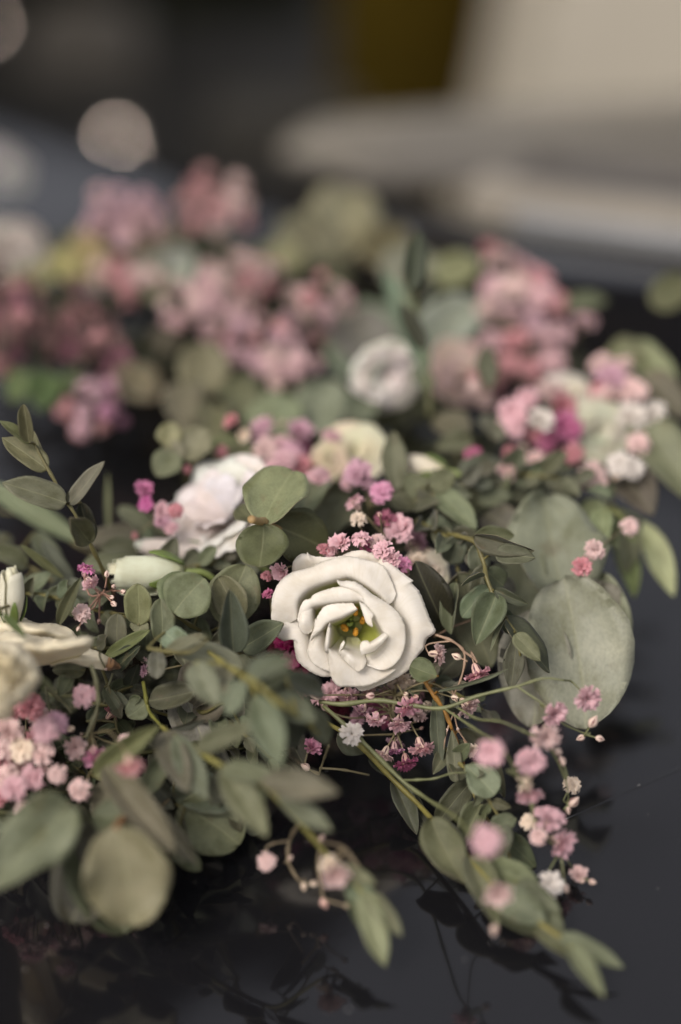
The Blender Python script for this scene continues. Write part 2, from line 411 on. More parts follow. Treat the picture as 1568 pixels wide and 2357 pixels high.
def gyp(label, root, fl, buds=(), stems=None, hub=None, col=PINK, group='pink baby\'s breath sprigs', scol=(0.20, 0.17, 0.09), mainr=(0.0009, 0.0006), extra=()):
    """fl: (x,y,z,radius_px[,colour[,(ax,ay,az)]]); buds: (x,y,z,r)"""
    rp = P(*root); t = thing('gypsophila_sprig', label, 'flower sprig', rp, group)
    parts = []
    hubs = [P(*h) for h in (hub or [])] or [rp]
    if len(hubs) >= 1 and hub: parts.append(tube_data(cr([rp] + hubs, 4 + 5 * len(hubs)), mainr[0], mainr[1], 7, [i / len(hubs) for i in range(1, len(hubs))]))
    for ei, e in enumerate(extra): parts.append(tube_data(cr([P(*s) for s in e], 6 * len(e)), mainr[0] * (1 if ei < 2 else .6), mainr[1] * (1 if ei < 2 else .75), 7, [i / (len(e) - 1) for i in range(1, len(e) - 1)]))
    for e in extra: hubs += [P(*s) for s in e[1:]]
    def stalk(p, ax, s):
        h = min(hubs, key=lambda q: (q - p).length)
        a = p - ax * s * 0.8; b = a - ax * s * 2.2
        L = (a - h).length
        mid = h.lerp(b, 0.55) + Vector((rnd.uniform(-.08, .08), rnd.uniform(-.08, .08), rnd.uniform(0, .1))) * L
        parts.append(tube_data(cr([h, mid, a], 9), 0.0005, 0.00034, 5, cap=False))
    for f in fl:
        p = P(*f[:3]); s = f[3] * px(p) * 0.92
        h = min(hubs, key=lambda q: (q - p).length)
        if len(f) > 5 and f[5]: ax = (RIGHT * f[5][0] + UPV * f[5][1] - FWD * f[5][2]).normalized()
        else:
            ax = ((p - h).normalized() * 0.7 + Vector((rnd.uniform(-.7, .7), rnd.uniform(-.9, .3), rnd.uniform(0.1, 1.0)))).normalized()
        stalk(p, ax, s)
        c = f[4] if len(f) > 4 and f[4] else col
        k = rnd.uniform(0.88, 1.1); c = tuple(min(.9, v * k) for v in c)
        link('floret', FLO[rnd.randrange(6)], t, frame(p, ax, s, rnd.uniform(0, 6)), c)
    for b in buds:
        p = P(*b[:3]); s = b[3] * px(p); h = min(hubs, key=lambda q: (q - p).length)
        ax = ((p - h).normalized() + Vector((rnd.uniform(-.3, .3), rnd.uniform(-.3, .3), rnd.uniform(-.2, .3)))).normalized()
        stalk(p, ax, s); link('bud', BUD, t, frame(p, ax, s, rnd.uniform(0, 6)), b[4] if len(b) > 4 else BLUSH)
    vs, fs = join(parts)
    link('stem', mk('stem', [v - rp for v in vs], fs, [M_STEM]), t, Matrix.Translation(rp), tuple(v * .85 for v in scol))
    return t
def cluster(label, cx, cy, z, rx, ry, n, r, cols, dz=14, root=None, group='pink baby\'s breath sprigs', buds=3):
    fl = []
    n = int(n * 1.6); r = r * .72
    for i in range(n):
        a = i * 2.39996; q = math.sqrt((i + 0.5) / n)
        fl.append((cx + 1.2 * rx * q * math.cos(a) + rnd.uniform(-.3, .3) * rx, cy + 1.15 * ry * q * math.sin(a) + rnd.uniform(-.3, .3) * ry, z - dz * .5 * (1 - q) + rnd.uniform(-3, 3), r * rnd.uniform(.6, 1.05), rnd.choice(cols)))
    bs = [(cx + rx * 1.1 * math.cos(k * 2.1 + cx), cy + ry * 1.05 * math.sin(k * 2.1 + cx), z, r * 0.4) for k in range(buds)]
    root = root or (cx, cy + ry * 0.6, z + 22)
    hub = [((root[0] + cx) / 2, (root[1] + cy) / 2, (root[2] + z) / 2 + 2), (cx, cy + ry * .15, z + 7)]
    return gyp(label, root, fl, bs, hub=hub, group=group)

# ------------------------------------------------------------------ lofted petals
def surf(rows, nu, nv, xf, tintf=None, ruffle=0.0, seed=0, thick=0.00022, name='petal', mats=None, sharp=0.0):
    """rows of control points, lofted smoothly; xf maps a control point to world; thin solid sheet"""
    R_ = [cr([Vector(p) for p in row], nu) for row in rows]
    g = []
    for i in range(nu):
        colp = cr([r[i] for r in R_], nv); g.append(colp)
    W = [[None] * nv for _ in range(nu)]; tn = []
    top = []
    for i in range(nu):
        for j in range(nv):
            p = g[i][j]; q = Vector((p.x, p.y, p.z))
            e = (1 - j / (nv - 1)) ** 2
            uu = i / (nu - 1); nz = noise.noise(Vector((uu * 5 + seed * 3.1, j * 0.08, seed))) * ruffle * e + noise.noise(Vector((uu * 34 + seed, seed * 2.0, j * .2))) * ruffle * 0.5 * e ** 7
            q.z += nz
            q.x += noise.noise(Vector((i * .55, seed + 9, 0))) * ruffle * sharp * e ** 9; q.y += noise.noise(Vector((i * .55, seed + 5, 3))) * ruffle * sharp * e ** 9
            top.append(xf(q)); tn.append(tintf(q) if tintf else 0.0)
    LEN = sum((top[(i + 1) * nv] - top[i * nv]).length for i in range(nu - 1)) / 0.03
    vs = list(top); n = len(top)
    for i in range(nu):
        for j in range(nv):
            a = top[min(i + 1, nu - 1) * nv + j] - top[max(i - 1, 0) * nv + j]; b = top[i * nv + min(j + 1, nv - 1)] - top[i * nv + max(j - 1, 0)]
            c = a.cross(b)
            c = c.normalized() if c.length > 1e-12 else Vector((0, 0, 1))
            vs.append(top[i * nv + j] + c * thick)
    fs = []
    for i in range(nu - 1):
        for j in range(nv - 1):
            q = (i * nv + j, (i + 1) * nv + j, (i + 1) * nv + j + 1, i * nv + j + 1)
            fs.append(q[::-1]); fs.append(tuple(k + n for k in q))
    ed = [i * nv for i in range(nu)] + [(nu - 1) * nv + j for j in range(1, nv)] + [i * nv + nv - 1 for i in range(nu - 2, -1, -1)] + [j for j in range(nv - 2, 0, -1)]
    for k in range(len(ed)):
        p, q = ed[k], ed[(k + 1) % len(ed)]; fs.append((p, q, q + n, p + n))
    uv = [(i / (nu - 1) * LEN, j / (nv - 1)) for i in range(nu) for j in range(nv)]
    return vs, fs, tn + tn, uv + uv
def petal_obj(parent, data, col, name='petal', mats=None):
    vs, fs, tn, uv = data; o = parent.location
    return link(name, mk(name, [v - o for v in vs], fs, mats or [M_PETAL], None, uv, vcol=tn), parent, Matrix.Translation(o), col)

def bloom(label, cx, cy, z, rpx, axis=(0, 0.3, 1), whorls=((5, 1.0, 0.25), (5, 0.72, 0.55), (4, 0.42, 0.9)), col=(0.8, 0.77, 0.7), name='lisianthus', cat='flower', tint=0.6, seed=1, group=None, ruf=1.0, depth_=0.75):
    """an open bloom: whorls of (count, radius, uprightness)"""
    c = P(cx, cy, z); s = rpx * px(c)
    ax = (RIGHT * axis[0] + UPV * axis[1] - FWD * axis[2]).normalized(); fm = frame(Vector((0, 0, 0)), ax, 1).to_3x3()
    t = thing(name, label, cat, c - ax * s * depth_, group); rr = random.Random(seed)
    xf = lambda q: c + fm @ (q * s)
    tf = lambda q: tint * max(0, min(1, (-q.z - 0.25) / 0.4))
    for wi, (cnt, rad, upr) in enumerate(whorls):
        for k in range(cnt):
            a0 = 2 * math.pi * k / cnt + wi * 0.63 + rr.uniform(-.15, .15); hw = (2 * math.pi / cnt) * 0.78
            rows = []
            for t_ in (1.0, 0.85, 0.62, 0.35, 0.08):
                row = []
                for u in (-1, -.75, -.5, -.25, 0, .25, .5, .75, 1):
                    a = a0 + u * hw; edge = 1 - 0.30 * u ** 4 + rr.uniform(-.03, .03) * (t_ > .9)
                    tt = t_ * edge
                    r = rad * (tt ** (0.75 + upr * .5)) * (1 + 0.06 * u) 
                    zz = -depth_ + (depth_ + upr * 0.15) * (tt ** (0.55)) - (0.10 + .25 * (1 - upr)) * max(0, tt - .7) * 2 + 0.03 * u
                    row.append((r * math.cos(a), r * math.sin(a), zz))
                rows.append(row)
            petal_obj(t, surf(rows, 18, 10, xf, tf, 0.10 * ruf, rr.randrange(99), 0.01 * s, sharp=.5), tuple(v * rr.uniform(.94, 1.03) for v in col))
    return t
M_SEPAL = simple('green_sepal', (0.12, 0.17, 0.04), 0.5, 0.3, 90, 0.2)
def rosebud(label, base, tip, wpx, col=(0.78, 0.76, 0.62), seed=1, openness=0.35, name='flower_bud', cat='flower bud', sep=4, group=None):
    B, T = P(*base), P(*tip); ax = (T - B); L = ax.length; ax.normalize(); fm = frame(Vector((0, 0, 0)), ax, 1).to_3x3()
    Wd = wpx * px(B) * 0.5; rr = random.Random(seed)
    t = thing(name, label, cat, B, group)
    for k in range(5):
        a0 = k * 2.4 + rr.uniform(-.2, .2); span = 2.4; sc_ = 1 - 0.13 * k
        rows = []
        for t_ in (1, .8, .55, .3, 0.03):
            row = []
            for u in range(9):
                uu = -1 + u / 4; a = a0 + uu * span / 2; tt = t_ * (1 - 0.16 * uu ** 4 * (k < 4)) * (1 + 0.03 * k)
                prof = math.sin(math.pi * min(1, 0.08 + tt * 0.72)) ** 0.8
                if tt > .7: prof += openness * (tt - .7) * 1.6
                r = Wd * sc_ * prof * (1 + 0.07 * uu)
                row.append((r * math.cos(a), r * math.sin(a), L * tt))
            rows.append(row)
        petal_obj(t, surf(rows, 16, 10, lambda q: B + fm @ q, lambda q: max(0, .45 - q.z / L * 1.8), Wd * .13, rr.randrange(99), 0.0003, sharp=.5), tuple(v * rr.uniform(.94, 1.03) for v in col))
    for k in range(sep):
        a = k * 2 * math.pi / sep + .4; o = (fm @ Vector((math.cos(a), math.sin(a), 0)))
        rows = []
        for uu in (-1, 0, 1):
            rows.append([tuple(B + ax * (L * .02 + L * f) + (o * Wd * (0.35 + 0.75 * math.sin(min(1.5, .2 + f * 3.2)))) + ax.cross(o) * (uu * Wd * .33 * math.sin(math.pi * min(1, .15 + f * 1.5)))) for f in (0, .12, .25, .4, .52)])
        vs, fs, tn, _ = surf(rows, 8, 5, lambda q: q, None, 0, 0, 0.0003)
        link('sepal', mk('sepal', [v - B for v in vs], fs, [M_SEPAL]), t, Matrix.Translation(B))
    st = cr([B + ax * 0.001, B - ax * L * .25, B - ax * L * .5 - Vector((0, 0, .006))], 8)
    vs, fs = tube_data(st, Wd * .2, 0.0012, 8); link('stem', mk('stem', [v - B for v in vs], fs, [M_STEM]), t, Matrix.Translation(B), (0.16, 0.2, 0.06))
    return t

# ================================================================== hood and what lies beyond
def structure(o, kind='structure'):
    o['kind'] = kind; return o
EDGE_A, EDGE_B = Pz(1000, 538, 14), Pz(1568, 618, 44)
EDGE_A.z = 0; EDGE_B.z = 0; EL_ = (EDGE_B - EDGE_A).length
def smooth(t): t = max(0, min(1, t)); return t * t * (3 - 2 * t)
def edgez(u): return .014 * smooth((u + .22) / .22) + .030 * max(0, u) / EL_ * (1 if u < EL_ * 1.3 else EL_ * 1.3 / u)
ED = (EDGE_B - EDGE_A).normalized(); EN = Vector((-ED.y, ED.x, 0))         # along the rear edge, and away from the camera
CR_A, CR_B = Pz(1330, 1872, 0), Pz(1568, 1768, 0)
CD = (CR_B - CR_A).normalized(); CN = Vector((CD.y, -CD.x, 0))
def hood():
    m, n, b, out = mat('black_gloss_paint')
    tc = N(n, 'ShaderNodeTexCoord')
    nz = N(n, 'ShaderNodeTexNoise', Scale=9.0, Detail=4.0); n.links.new(tc.outputs['Object'], nz.inputs[0])
    sp = N(n, 'ShaderNodeTexVoronoi', Scale=160.0); n.links.new(tc.outputs['Object'], sp.inputs['Vector'])
    sp2 = N(n, 'ShaderNodeTexNoise', Scale=23.0, Detail=2.0); n.links.new(tc.outputs['Object'], sp2.inputs[0])
    dust = math_(n, 'MULTIPLY', ramp(n, sp.outputs['Distance'], [(0.045, 1.0), (0.06, 0.0)]), ramp(n, sp2.outputs[0], [(0.58, 0.0), (0.62, 1.0)]))
    c = mixc(n, 'MIX', dust, (0.007, 0.007, 0.008), (0.5, 0.48, 0.45)); n.links.new(c, b.inputs['Base Color'])
    n.links.new(ramp(n, nz.outputs[0], [(0.3, 0.06), (0.7, 0.13)]), b.inputs['Roughness'])
    b.inputs['Coat Weight'].default_value = 0.3; b.inputs['Coat Roughness'].default_value = 0.02
    b.inputs['Specular IOR Level'].default_value = 0.5
    bp = N(n, 'ShaderNodeBump', Strength=0.02, Distance=0.004); n.links.new(nz.outputs[0], bp.inputs['Height']); n.links.new(bp.outputs[0], b.inputs['Normal'])
    vs, fs = [], []
    # rows in the frame of the rear edge: u along it, v towards the camera
    us = [-1.5 + 0.02 * i for i in range(126)]; vs_ = [0, .003, .006, .012] + [0.03 + 0.02 * i for i in range(75)]
    for v in vs_:
        for u in us:
            p = EDGE_A + ED * u - EN * v; z = -0.006 * math.exp(-v / 0.003) + edgez(u) * smooth(1 - v / .16)
            s = (p - CR_A).dot(CN)
            if s > 0: z -= math.tan(R(3.2)) * (s - 0.004 * (1 - math.exp(-s / 0.004)))
            z -= 0.02 * max(0, abs(p.x) - .35) ** 2
            vs.append(Vector((p.x, p.y, z)))
    W = len(us)
    for i in range(len(vs_) - 1):
        for j in range(W - 1): fs.append((i * W + j, (i + 1) * W + j, (i + 1) * W + j + 1, i * W + j + 1))
    me = mk('car_bonnet', vs, fs, [m])
    o = link('car_bonnet', me); sol = o.modifiers.new('s', 'SOLIDIFY'); sol.thickness = 0.002; sol.offset = -1
    o['label'] = 'glossy black car bonnet with dust specks and faint crease, carrying the garland'; o['category'] = 'car bonnet'
    pts = [CR_A + (CR_B - CR_A) * (k / 20 * 2.2 - .12) for k in range(21)]; vs, fs = tube_data([v + Vector((0, 0, -.0004)) for v in pts], .0005, .0009, 8)
    link('crease_line', mk('crease_line', vs, fs, [m]), o)
    return o
hood()
M_BLACK = simple('black_rubber', (0.012, 0.011, 0.010), 0.6, 0.2, 30)
M_BAND = simple('grey_trim', None, 0.42, 0.12, 12, objcol=True, spec=0.5)
def bar(name, parent, s0, s1, h0, h1, col, u0=-0.9, u1=0.6, m=None, rise=0.0, th=0.012, skew=0.0):
    """a rounded bar along the rear edge of the bonnet, from s0 to s1 behind it"""
    prof = [(s0, h0 - th), (s0, h0 - .002), (s0 + .0015, h0), ((s0 + s1) / 2, (h0 + h1) / 2 + rise), (s1 - .0015, h1), (s1, h1 - .002), (s1, h1 - th)]
    vs, fs = [], []; K = 30
    for k in range(K + 1):
        u = u0 + (u1 - u0) * k / K
        for s, h in prof:
            p = EDGE_A + ED * u + EN * (s + skew * u); vs.append(Vector((p.x, p.y, h + edgez(u))))
    n = len(prof)
    for k in range(K):
        for i in range(n):
            i2 = (i + 1) % n; fs.append((k * n + i, k * n + i2, (k + 1) * n + i2, (k + 1) * n + i))
    fs.append(tuple(range(n))[::-1]); fs.append(tuple(K * n + i for i in range(n)))
    o = parent.location
    return link(name, mk(name, [v - o for v in vs], fs, [m or M_BAND], smooth=False), parent, Matrix.Translation(o), col)
cw = thing('car_cowl', 'grey trim strips and black seal running behind the black bonnet', 'car trim', EDGE_A)
bar('rubber_seal', cw, .003, .054, -.012, -.012, (0.02, 0.02, 0.02), u0=-.07, m=M_BLACK)
bar('trim_strip', cw, .055, .062, -.002, -.001, (0.22, 0.225, 0.225), u0=0.02)
bar('cowl_panel', cw, .065, .101, -.004, .004, (0.20, 0.18, 0.145), u0=-.03, rise=.003)
bar('trim_strip', cw, .104, .108, -.002, -.001, (0.24, 0.225, 0.19), u0=0.06)
bar('ledge', cw, .111, .160, -.004, .000, (0.06, 0.052, 0.042), u0=-.03)
def beam(name, parent, p0, p1, w_, h_, m, col=None):
    d = (p1 - p0).normalized(); sd_ = d.cross(Vector((0, 0, 1))).normalized(); u_ = sd_.cross(d); vs, fs = [], []; n = 16; K = 14
    for k in range(K + 1):
        t = k / K; e = min(1, math.sqrt(max(0, 1 - (1 - min(1, t * 6 + .02)) ** 2))); c = p0.lerp(p1, t)
        for i in range(n):
            a = 2 * math.pi * i / n; vs.append(c + sd_ * (w_ * .5 * e * math.copysign(abs(math.cos(a)) ** .6, math.cos(a))) + u_ * (h_ * .5 * e * math.copysign(abs(math.sin(a)) ** .6, math.sin(a))) - parent.location)
    for k in range(K):
        for i in range(n): fs.append((k * n + i, k * n + (i + 1) % n, (k + 1) * n + (i + 1) % n, (k + 1) * n + i))
    fs.append(tuple(range(n))[::-1]); fs.append(tuple(K * n + i for i in range(n)))
    return link(name, mk(name, vs, fs, [m]), parent, Matrix.Translation(parent.location), col)

# ground, hedge, trunk and pale vehicle side beyond the bonnet
def ground():
    m, n, b, out = mat('dark_asphalt')
    tc = N(n, 'ShaderNodeTexCoord'); nz = N(n, 'ShaderNodeTexNoise', Scale=3.0, Detail=8.0); n.links.new(tc.outputs['Object'], nz.inputs[0])
    n.links.new(ramp(n, nz.outputs[0], [(0.3, (0.018, 0.017, 0.015)), (0.7, (0.05, 0.047, 0.04))]), b.inputs['Base Color']); b.inputs['Roughness'].default_value = .85
    vs = [Vector((x, y, -.85)) for y in (-30, 60) for x in (-50, 50)]
    structure(link('ground', mk('ground', vs, [(0, 1, 3, 2)], [m])))
ground()
M_PALE = simple('cream_paint', (0.42, 0.385, 0.31), 0.5, 0.10, 3.0)
def rounded_slab(name, x0, x1, y0, y1, z0, z1, m, lean=0.0, r=.05, parent=None, col=None):
    vs, fs = [], []; prof = []
    for cx, cz, a0 in ((x1 - r, z1 - r, 0), (x0 + r, z1 - r, 90), (x0 + r, z0 + r, 180), (x1 - r, z0 + r, 270)):
        for k in range(5):
            a = R(a0 + k * 22.5); prof.append((cx + r * math.cos(a), cz + r * math.sin(a)))
    n = len(prof)
    for yy in (y0, y1):
        for x, z in prof: vs.append(Vector((x + lean * (z - z0), yy, z)))
    for i in range(n): fs.append((i, (i + 1) % n, n + (i + 1) % n, n + i))
    fs.append(tuple(range(n))[::-1]); fs.append(tuple(range(n, 2 * n)))
    return link(name, mk(name, vs, fs, [m], smooth=False), parent, None, col)
va = Q(1050, 100, 2.15)
tp = thing('pale_vehicle', 'large out-of-focus cream vehicle side standing beyond the grey trim strips', 'vehicle', Vector((va.x + .8, va.y, -.85)))
def vchild(o):
    o.parent = tp; o.matrix_parent_inverse = Matrix.Translation(-tp.location); return o
vchild(rounded_slab('body_panel', va.x, va.x + 1.7, va.y, va.y + .5, -.70, .20, M_PALE, lean=.18, r=.09))
vchild(rounded_slab('sill_strip', va.x - .1, va.x + 1.7, va.y - .03, va.y + .48, -.85, -.72, M_BLACK, r=.03))
beam('bumper', tp, Q(655, 352, 1.50), Q(1800, 270, 1.75), .065, .04, M_BAND, (.17, .155, .125))
beam('bumper_lip', tp, Q(760, 395, 1.40), Q(1800, 360, 1.5), .05, .015, M_BAND, (.12, .108, .088))
M_BARK = simple('mossy_bark', (0.036, 0.024, 0.002), 0.9, 0.5, 6.0, 0.6, spec=.05)
def trunk(x, y, r, h, label, col, name='tree', tall=True, crown=None):
    t = thing(name, label, 'tree', Vector((x, y, -.85)))
    path = cr([Vector((x, y, -.85)), Vector((x - .03, y, .1)), Vector((x - .55, y + .1, h * .5)), Vector((x - .8, y + .2, h))], 24)
    parts = [tube_data(path, r, r * .55, 14)]
    for k in range(6):
        p = path[12 + 2 * k]; a = k * 2.4
        parts.append(tube_data(cr([p, p + Vector((math.cos(a) * .5, math.sin(a) * .5, .35)), p + Vector((math.cos(a) * 1.1, math.sin(a) * 1.1, .8))], 8), r * .3, r * .08, 7))
    vs, fs = join(parts); link('trunk', mk('trunk', [v - t.location for v in vs], fs, [M_BARK]), t, Matrix.Translation(t.location))
    if crown:
        cx, cy, cz, rx, ry, rz, n_ = crown; vs, fs = [], []
        rr = random.Random(int(x * 10))
        cl = [Vector((rr.gauss(0, .5), rr.gauss(0, .5), rr.gauss(0, .5))) for _ in range(40)]
        for i in range(n_):
            c = cl[rr.randrange(40)]; q = Vector((c.x + rr.gauss(0, .17), c.y + rr.gauss(0, .17), c.z + rr.gauss(0, .17)))
            p = Vector((cx + q.x * rx, cy + q.y * ry, cz + q.z * rz)); u = Vector((rr.gauss(0, 1), rr.gauss(0, 1), rr.gauss(0, 1))).normalized()
            v = u.orthogonal().normalized(); s = rr.uniform(.05, .10); o = len(vs)
            vs += [p - u * s, p + v * s * .5, p + u * s, p - v * s * .5]; fs.append((o, o + 1, o + 2, o + 3))
        c = link('crown', mk('crown', [v - t.location for v in vs], fs, [M_HEDGE], smooth=False), t, Matrix.Translation(t.location)); c['kind'] = 'stuff'
    return t
M_HEDGE = simple('dark_foliage', (0.012, 0.014, 0.004), 0.8, 0.5, 8.0, spec=.1)
q = Q(925, 120, 2.7); trunk(q.x, q.y, .115, 3.5, 'mossy olive-brown trunk standing beside the pale vehicle', None, crown=(q.x - .55, q.y + 1.1, 2.5, .55, 0.8, .5, 6000))  # crown is out of view, placed to darken the bonnet's reflections
q = Q(-600, 100, 3.6); trunk(q.x, q.y, .14, 3.2, 'unseen dark leafy tree over the far dark hedge, darkening the bonnet reflection', None, crown=(q.x - .75, q.y - .2, 2.9, 1.0, 1.2, 1.6, 18000))  # stands out of view, put there to blacken what the bonnet mirrors
def hedge():
    rr = random.Random(3); vs, fs = [], []
    x0, x1, y0, z1 = -5.0, -.05, 3.6, 1.0
    t = thing('hedge', 'dark out-of-focus hedge far behind the garland', 'hedge', Vector((-1.5, y0, -.85)))
    K, L_ = 60, 20; core = []
    for i in range(K + 1):
        for j in range(L_ + 1):
            x = x0 + (x1 - x0) * i / K; z = -.85 + (z1 + .85) * j / L_
            core.append(Vector((x, y0 + .12 * noise.noise(Vector((x * 2, z * 2, 1))) + .1 * max(0, j - L_ + 3), z)))
    f = [(i * (L_ + 1) + j, (i + 1) * (L_ + 1) + j, (i + 1) * (L_ + 1) + j + 1, i * (L_ + 1) + j + 1) for i in range(K) for j in range(L_)]
    n0 = len(core); core += [v + Vector((0, .6, 0)) for v in core]; f += [tuple(k + n0 for k in q[::-1]) for q in f]
    link('twigs', mk('twigs', [v - t.location for v in core], f, [M_HEDGE], smooth=False), t, Matrix.Translation(t.location))
    for i in range(30000):
        p = Vector((rr.uniform(x0, x1), y0 + rr.uniform(-.18, .1), rr.uniform(-.85, z1 + .1))); u = Vector((rr.gauss(0, 1), rr.gauss(0, 1), rr.gauss(0, 1))).normalized()
        v = u.orthogonal().normalized(); s = rr.uniform(.02, .05); o = len(vs)
        vs += [p - u * s, p + v * s * .5, p + u * s, p - v * s * .5]; fs.append((o, o + 1, o + 2, o + 3))
    c = link('foliage', mk('foliage', [v - t.location for v in vs], fs, [M_HEDGE], smooth=False), t, Matrix.Translation(t.location)); c['kind'] = 'stuff'
hedge()
# dark body and chrome caps, added so sun glints blur into discs

M_DARKP = simple('dark_paint', (0.010, 0.0095, 0.008), 0.6, 0.3, 4.0, spec=.25)
M_CHROME = simple('chrome', (0.80, 0.70, 0.62), 0.06, 0.02, 4.0, metal=1.0)
dv = thing('added_dark_body', 'low dark out-of-focus body added to carry glinting chrome caps beyond the pink bunches', 'vehicle', Vector((-.7, 2.1, -.85)))
for o in (rounded_slab('body_panel', -2.2, .12, 1.62, 2.5, -.75, -.50, M_DARKP, r=.06), rounded_slab('bumper', -2.2, .10, 1.50, 1.60, -.80, -.62, M_DARKP, r=.05), rounded_slab('base_slab', -2.1, .05, 1.66, 2.4, -.85, -.76, M_BLACK, r=.03)):
    o.parent = dv; o.matrix_parent_inverse = Matrix.Translation(-dv.location)
def cap(x, y, d, a=.016, b=.0042):  # added mirror dome, turned half-way to the sun so it glints
    p = Q(x, y, d); hv = ((CAM - p).normalized() + sdir).normalized(); fm = frame(Vector((0, 0, 0)), hv, 1).to_3x3(); vs, fs = [], []
    for i in range(17):
        t = math.pi * i / 16
        for s in range(28):
            u = 2 * math.pi * s / 28; vs.append(p + fm @ Vector((math.sin(t) * math.cos(u) * a, math.sin(t) * math.sin(u) * a, math.cos(t) * b)) - dv.location)
    for i in range(16):
        for s in range(28): fs.append((i * 28 + s, (i + 1) * 28 + s, (i + 1) * 28 + (s + 1) % 28, i * 28 + (s + 1) % 28))
    link('added_glint_cap', mk('added_glint_cap', vs, fs, [M_CHROME]), dv, Matrix.Translation(dv.location))
cap(268, 316, 2.66, .013); cap(280, 350, 2.70, .010, .0032); cap(24, 355, 2.7, .018, .005); cap(-25, 60, 2.9, .012)

mz = Q(190, 150, 3.0); o = rounded_slab('grey_blur_slab', mz.x - .09, mz.x + .09, mz.y, mz.y + .1, mz.z - .07, mz.z + .07, simple('blur_grey', (.055, .05, .042), .5, .1, 4), r=.05); o.parent = dv; o.matrix_parent_inverse = Matrix.Translation(-dv.location)  # added grey slab standing in for a dull blurred patch
mz = Q(580, 340, 2.2); o = rounded_slab('lower_trim', mz.x - .05, mz.x + .12, mz.y, mz.y + .1, mz.z - .03, mz.z + .03, simple('dull_trim', (.028, .026, .021), .5, .1, 4), r=.02); o.parent = dv; o.matrix_parent_inverse = Matrix.Translation(-dv.location)

# ================================================================== the white lisianthus in focus
HC = CAM + ray(811, 1430) * 0.797; HS = px(HC)
def hx(q):     # traced picture coordinates (4 per pixel, from 627,1250) and height in mm towards the viewer
    X = 627.2 + q[0] / 4; Y = 1250 + q[1] / 4
    return HC + RIGHT * ((X - 811) * HS) - UPV * ((Y - 1430) * HS) - FWD * (q[2] * .001)
def tg(k=1.0, d0=-1.5, d1=-7.0):
    def f(q):
        r = math.hypot(q.x - 720, q.y - 770)
        return min(1, k) * max(0, min(1, max(1, k) * (q.z - d0) / (d1 - d0))) * max(.25, min(1, (560 - r) / 200))
    return f
def deep(n, a0, a1, r=120, e=-19, c=(720, 770)):
    return [(c[0] + r * math.cos(R(a0 + (a1 - a0) * i / (n - 1))), c[1] + r * math.sin(R(a0 + (a1 - a0) * i / (n - 1))), e * .72) for i in range(n)]
HERO = thing('lisianthus', 'fully open white lisianthus with green throat and orange stamens, sharpest bloom', 'flower', HC + FWD * .024)
WH = (0.86, 0.825, 0.745)
def hp(rows, nu=46, nv=20, k=0.9, ruf=9, seed=1, col=WH, d0=-1.5, d1=-7.0, sharp=.6):
    m1 = sum(p[2] for p in rows[1]) / len(rows[1]); rows = [[(p[0], p[1], p[2] * .25 + (m1 - .5) * .75) for p in rows[0]]] + rows[1:]
    # ruffle is in traced units in x,y and scaled in z
    data = surf(rows, int(nu * 1.5), nv, hx, tg(k, d0, d1), ruf * .085, seed, 0.00022, sharp=sharp * 16)
    petal_obj(HERO, data, col)
hp([[(175, 265, -6), (192, 165, -5.5), (260, 103, -5), (312, 100, -5), (318, 83, -4), (348, 112, -5), (410, 128, -6), (560, 130, -6), (700, 110, -7)],
    [(215, 300, -5), (235, 210, -4), (290, 160, -4), (350, 165, -4), (430, 190, -5), (560, 190, -5), (690, 190, -6)],
    [(330, 430, -8), (380, 350, -8), (450, 320, -8), (600, 300, -8), (690, 300, -9)]], k=0, seed=3)
hp([[(600, 140, -8), (720, 82, -7), (840, 68, -6.5), (900, 92, -7), (965, 86, -7), (1060, 110, -6), (1130, 190, -5.5), (1200, 290, -6)],
    [(640, 210, -6), (740, 150, -5), (840, 140, -4.5), (960, 160, -4.5), (1040, 200, -4), (1120, 320, -5)],
    [(700, 330, -9), (800, 320, -9), (950, 350, -9), (1050, 450, -9)]], k=0, seed=4)
hp([[(1000, 120, -5), (1075, 150, -5), (1150, 235, -4), (1265, 322, -3), (1300, 350, -2), (1290, 374, -2.5), (1360, 455, -3), (1410, 580, -3), (1455, 700, -3), (1505, 812, -1), (1432, 882, -4), (1408, 930, -4.5), (1395, 985, -4.5), (1335, 1050, -4), (1285, 1135, -4), (1235, 1190, -5), (1115, 1262, -5), (990, 1315, -5), (850, 1365, -5), (785, 1350, -5), (762, 1320, -5)],
    [(960, 210, -2), (1020, 250, -1), (1110, 350, 0), (1210, 440, 1), (1270, 540, 1), (1320, 680, 1), (1345, 800, 1), (1320, 920, 0), (1240, 1050, -1), (1150, 1140, -2), (1030, 1200, -3), (900, 1270, -3), (820, 1290, -3)],
    [(920, 400, -2), (1010, 470, -1), (1130, 570, -.5), (1205, 700, -.5), (1225, 850, -1.5), (1180, 1010, -2.5), (1080, 1110, -3), (950, 1160, -4), (850, 1180, -5)],
    [(900, 520, -8), (980, 600, -8), (1040, 700, -8), (1060, 850, -8), (1010, 960, -8), (900, 1040, -8), (800, 1060, -8)],
    deep(7, -60, 70, 150, -16)], nu=90, seed=5)
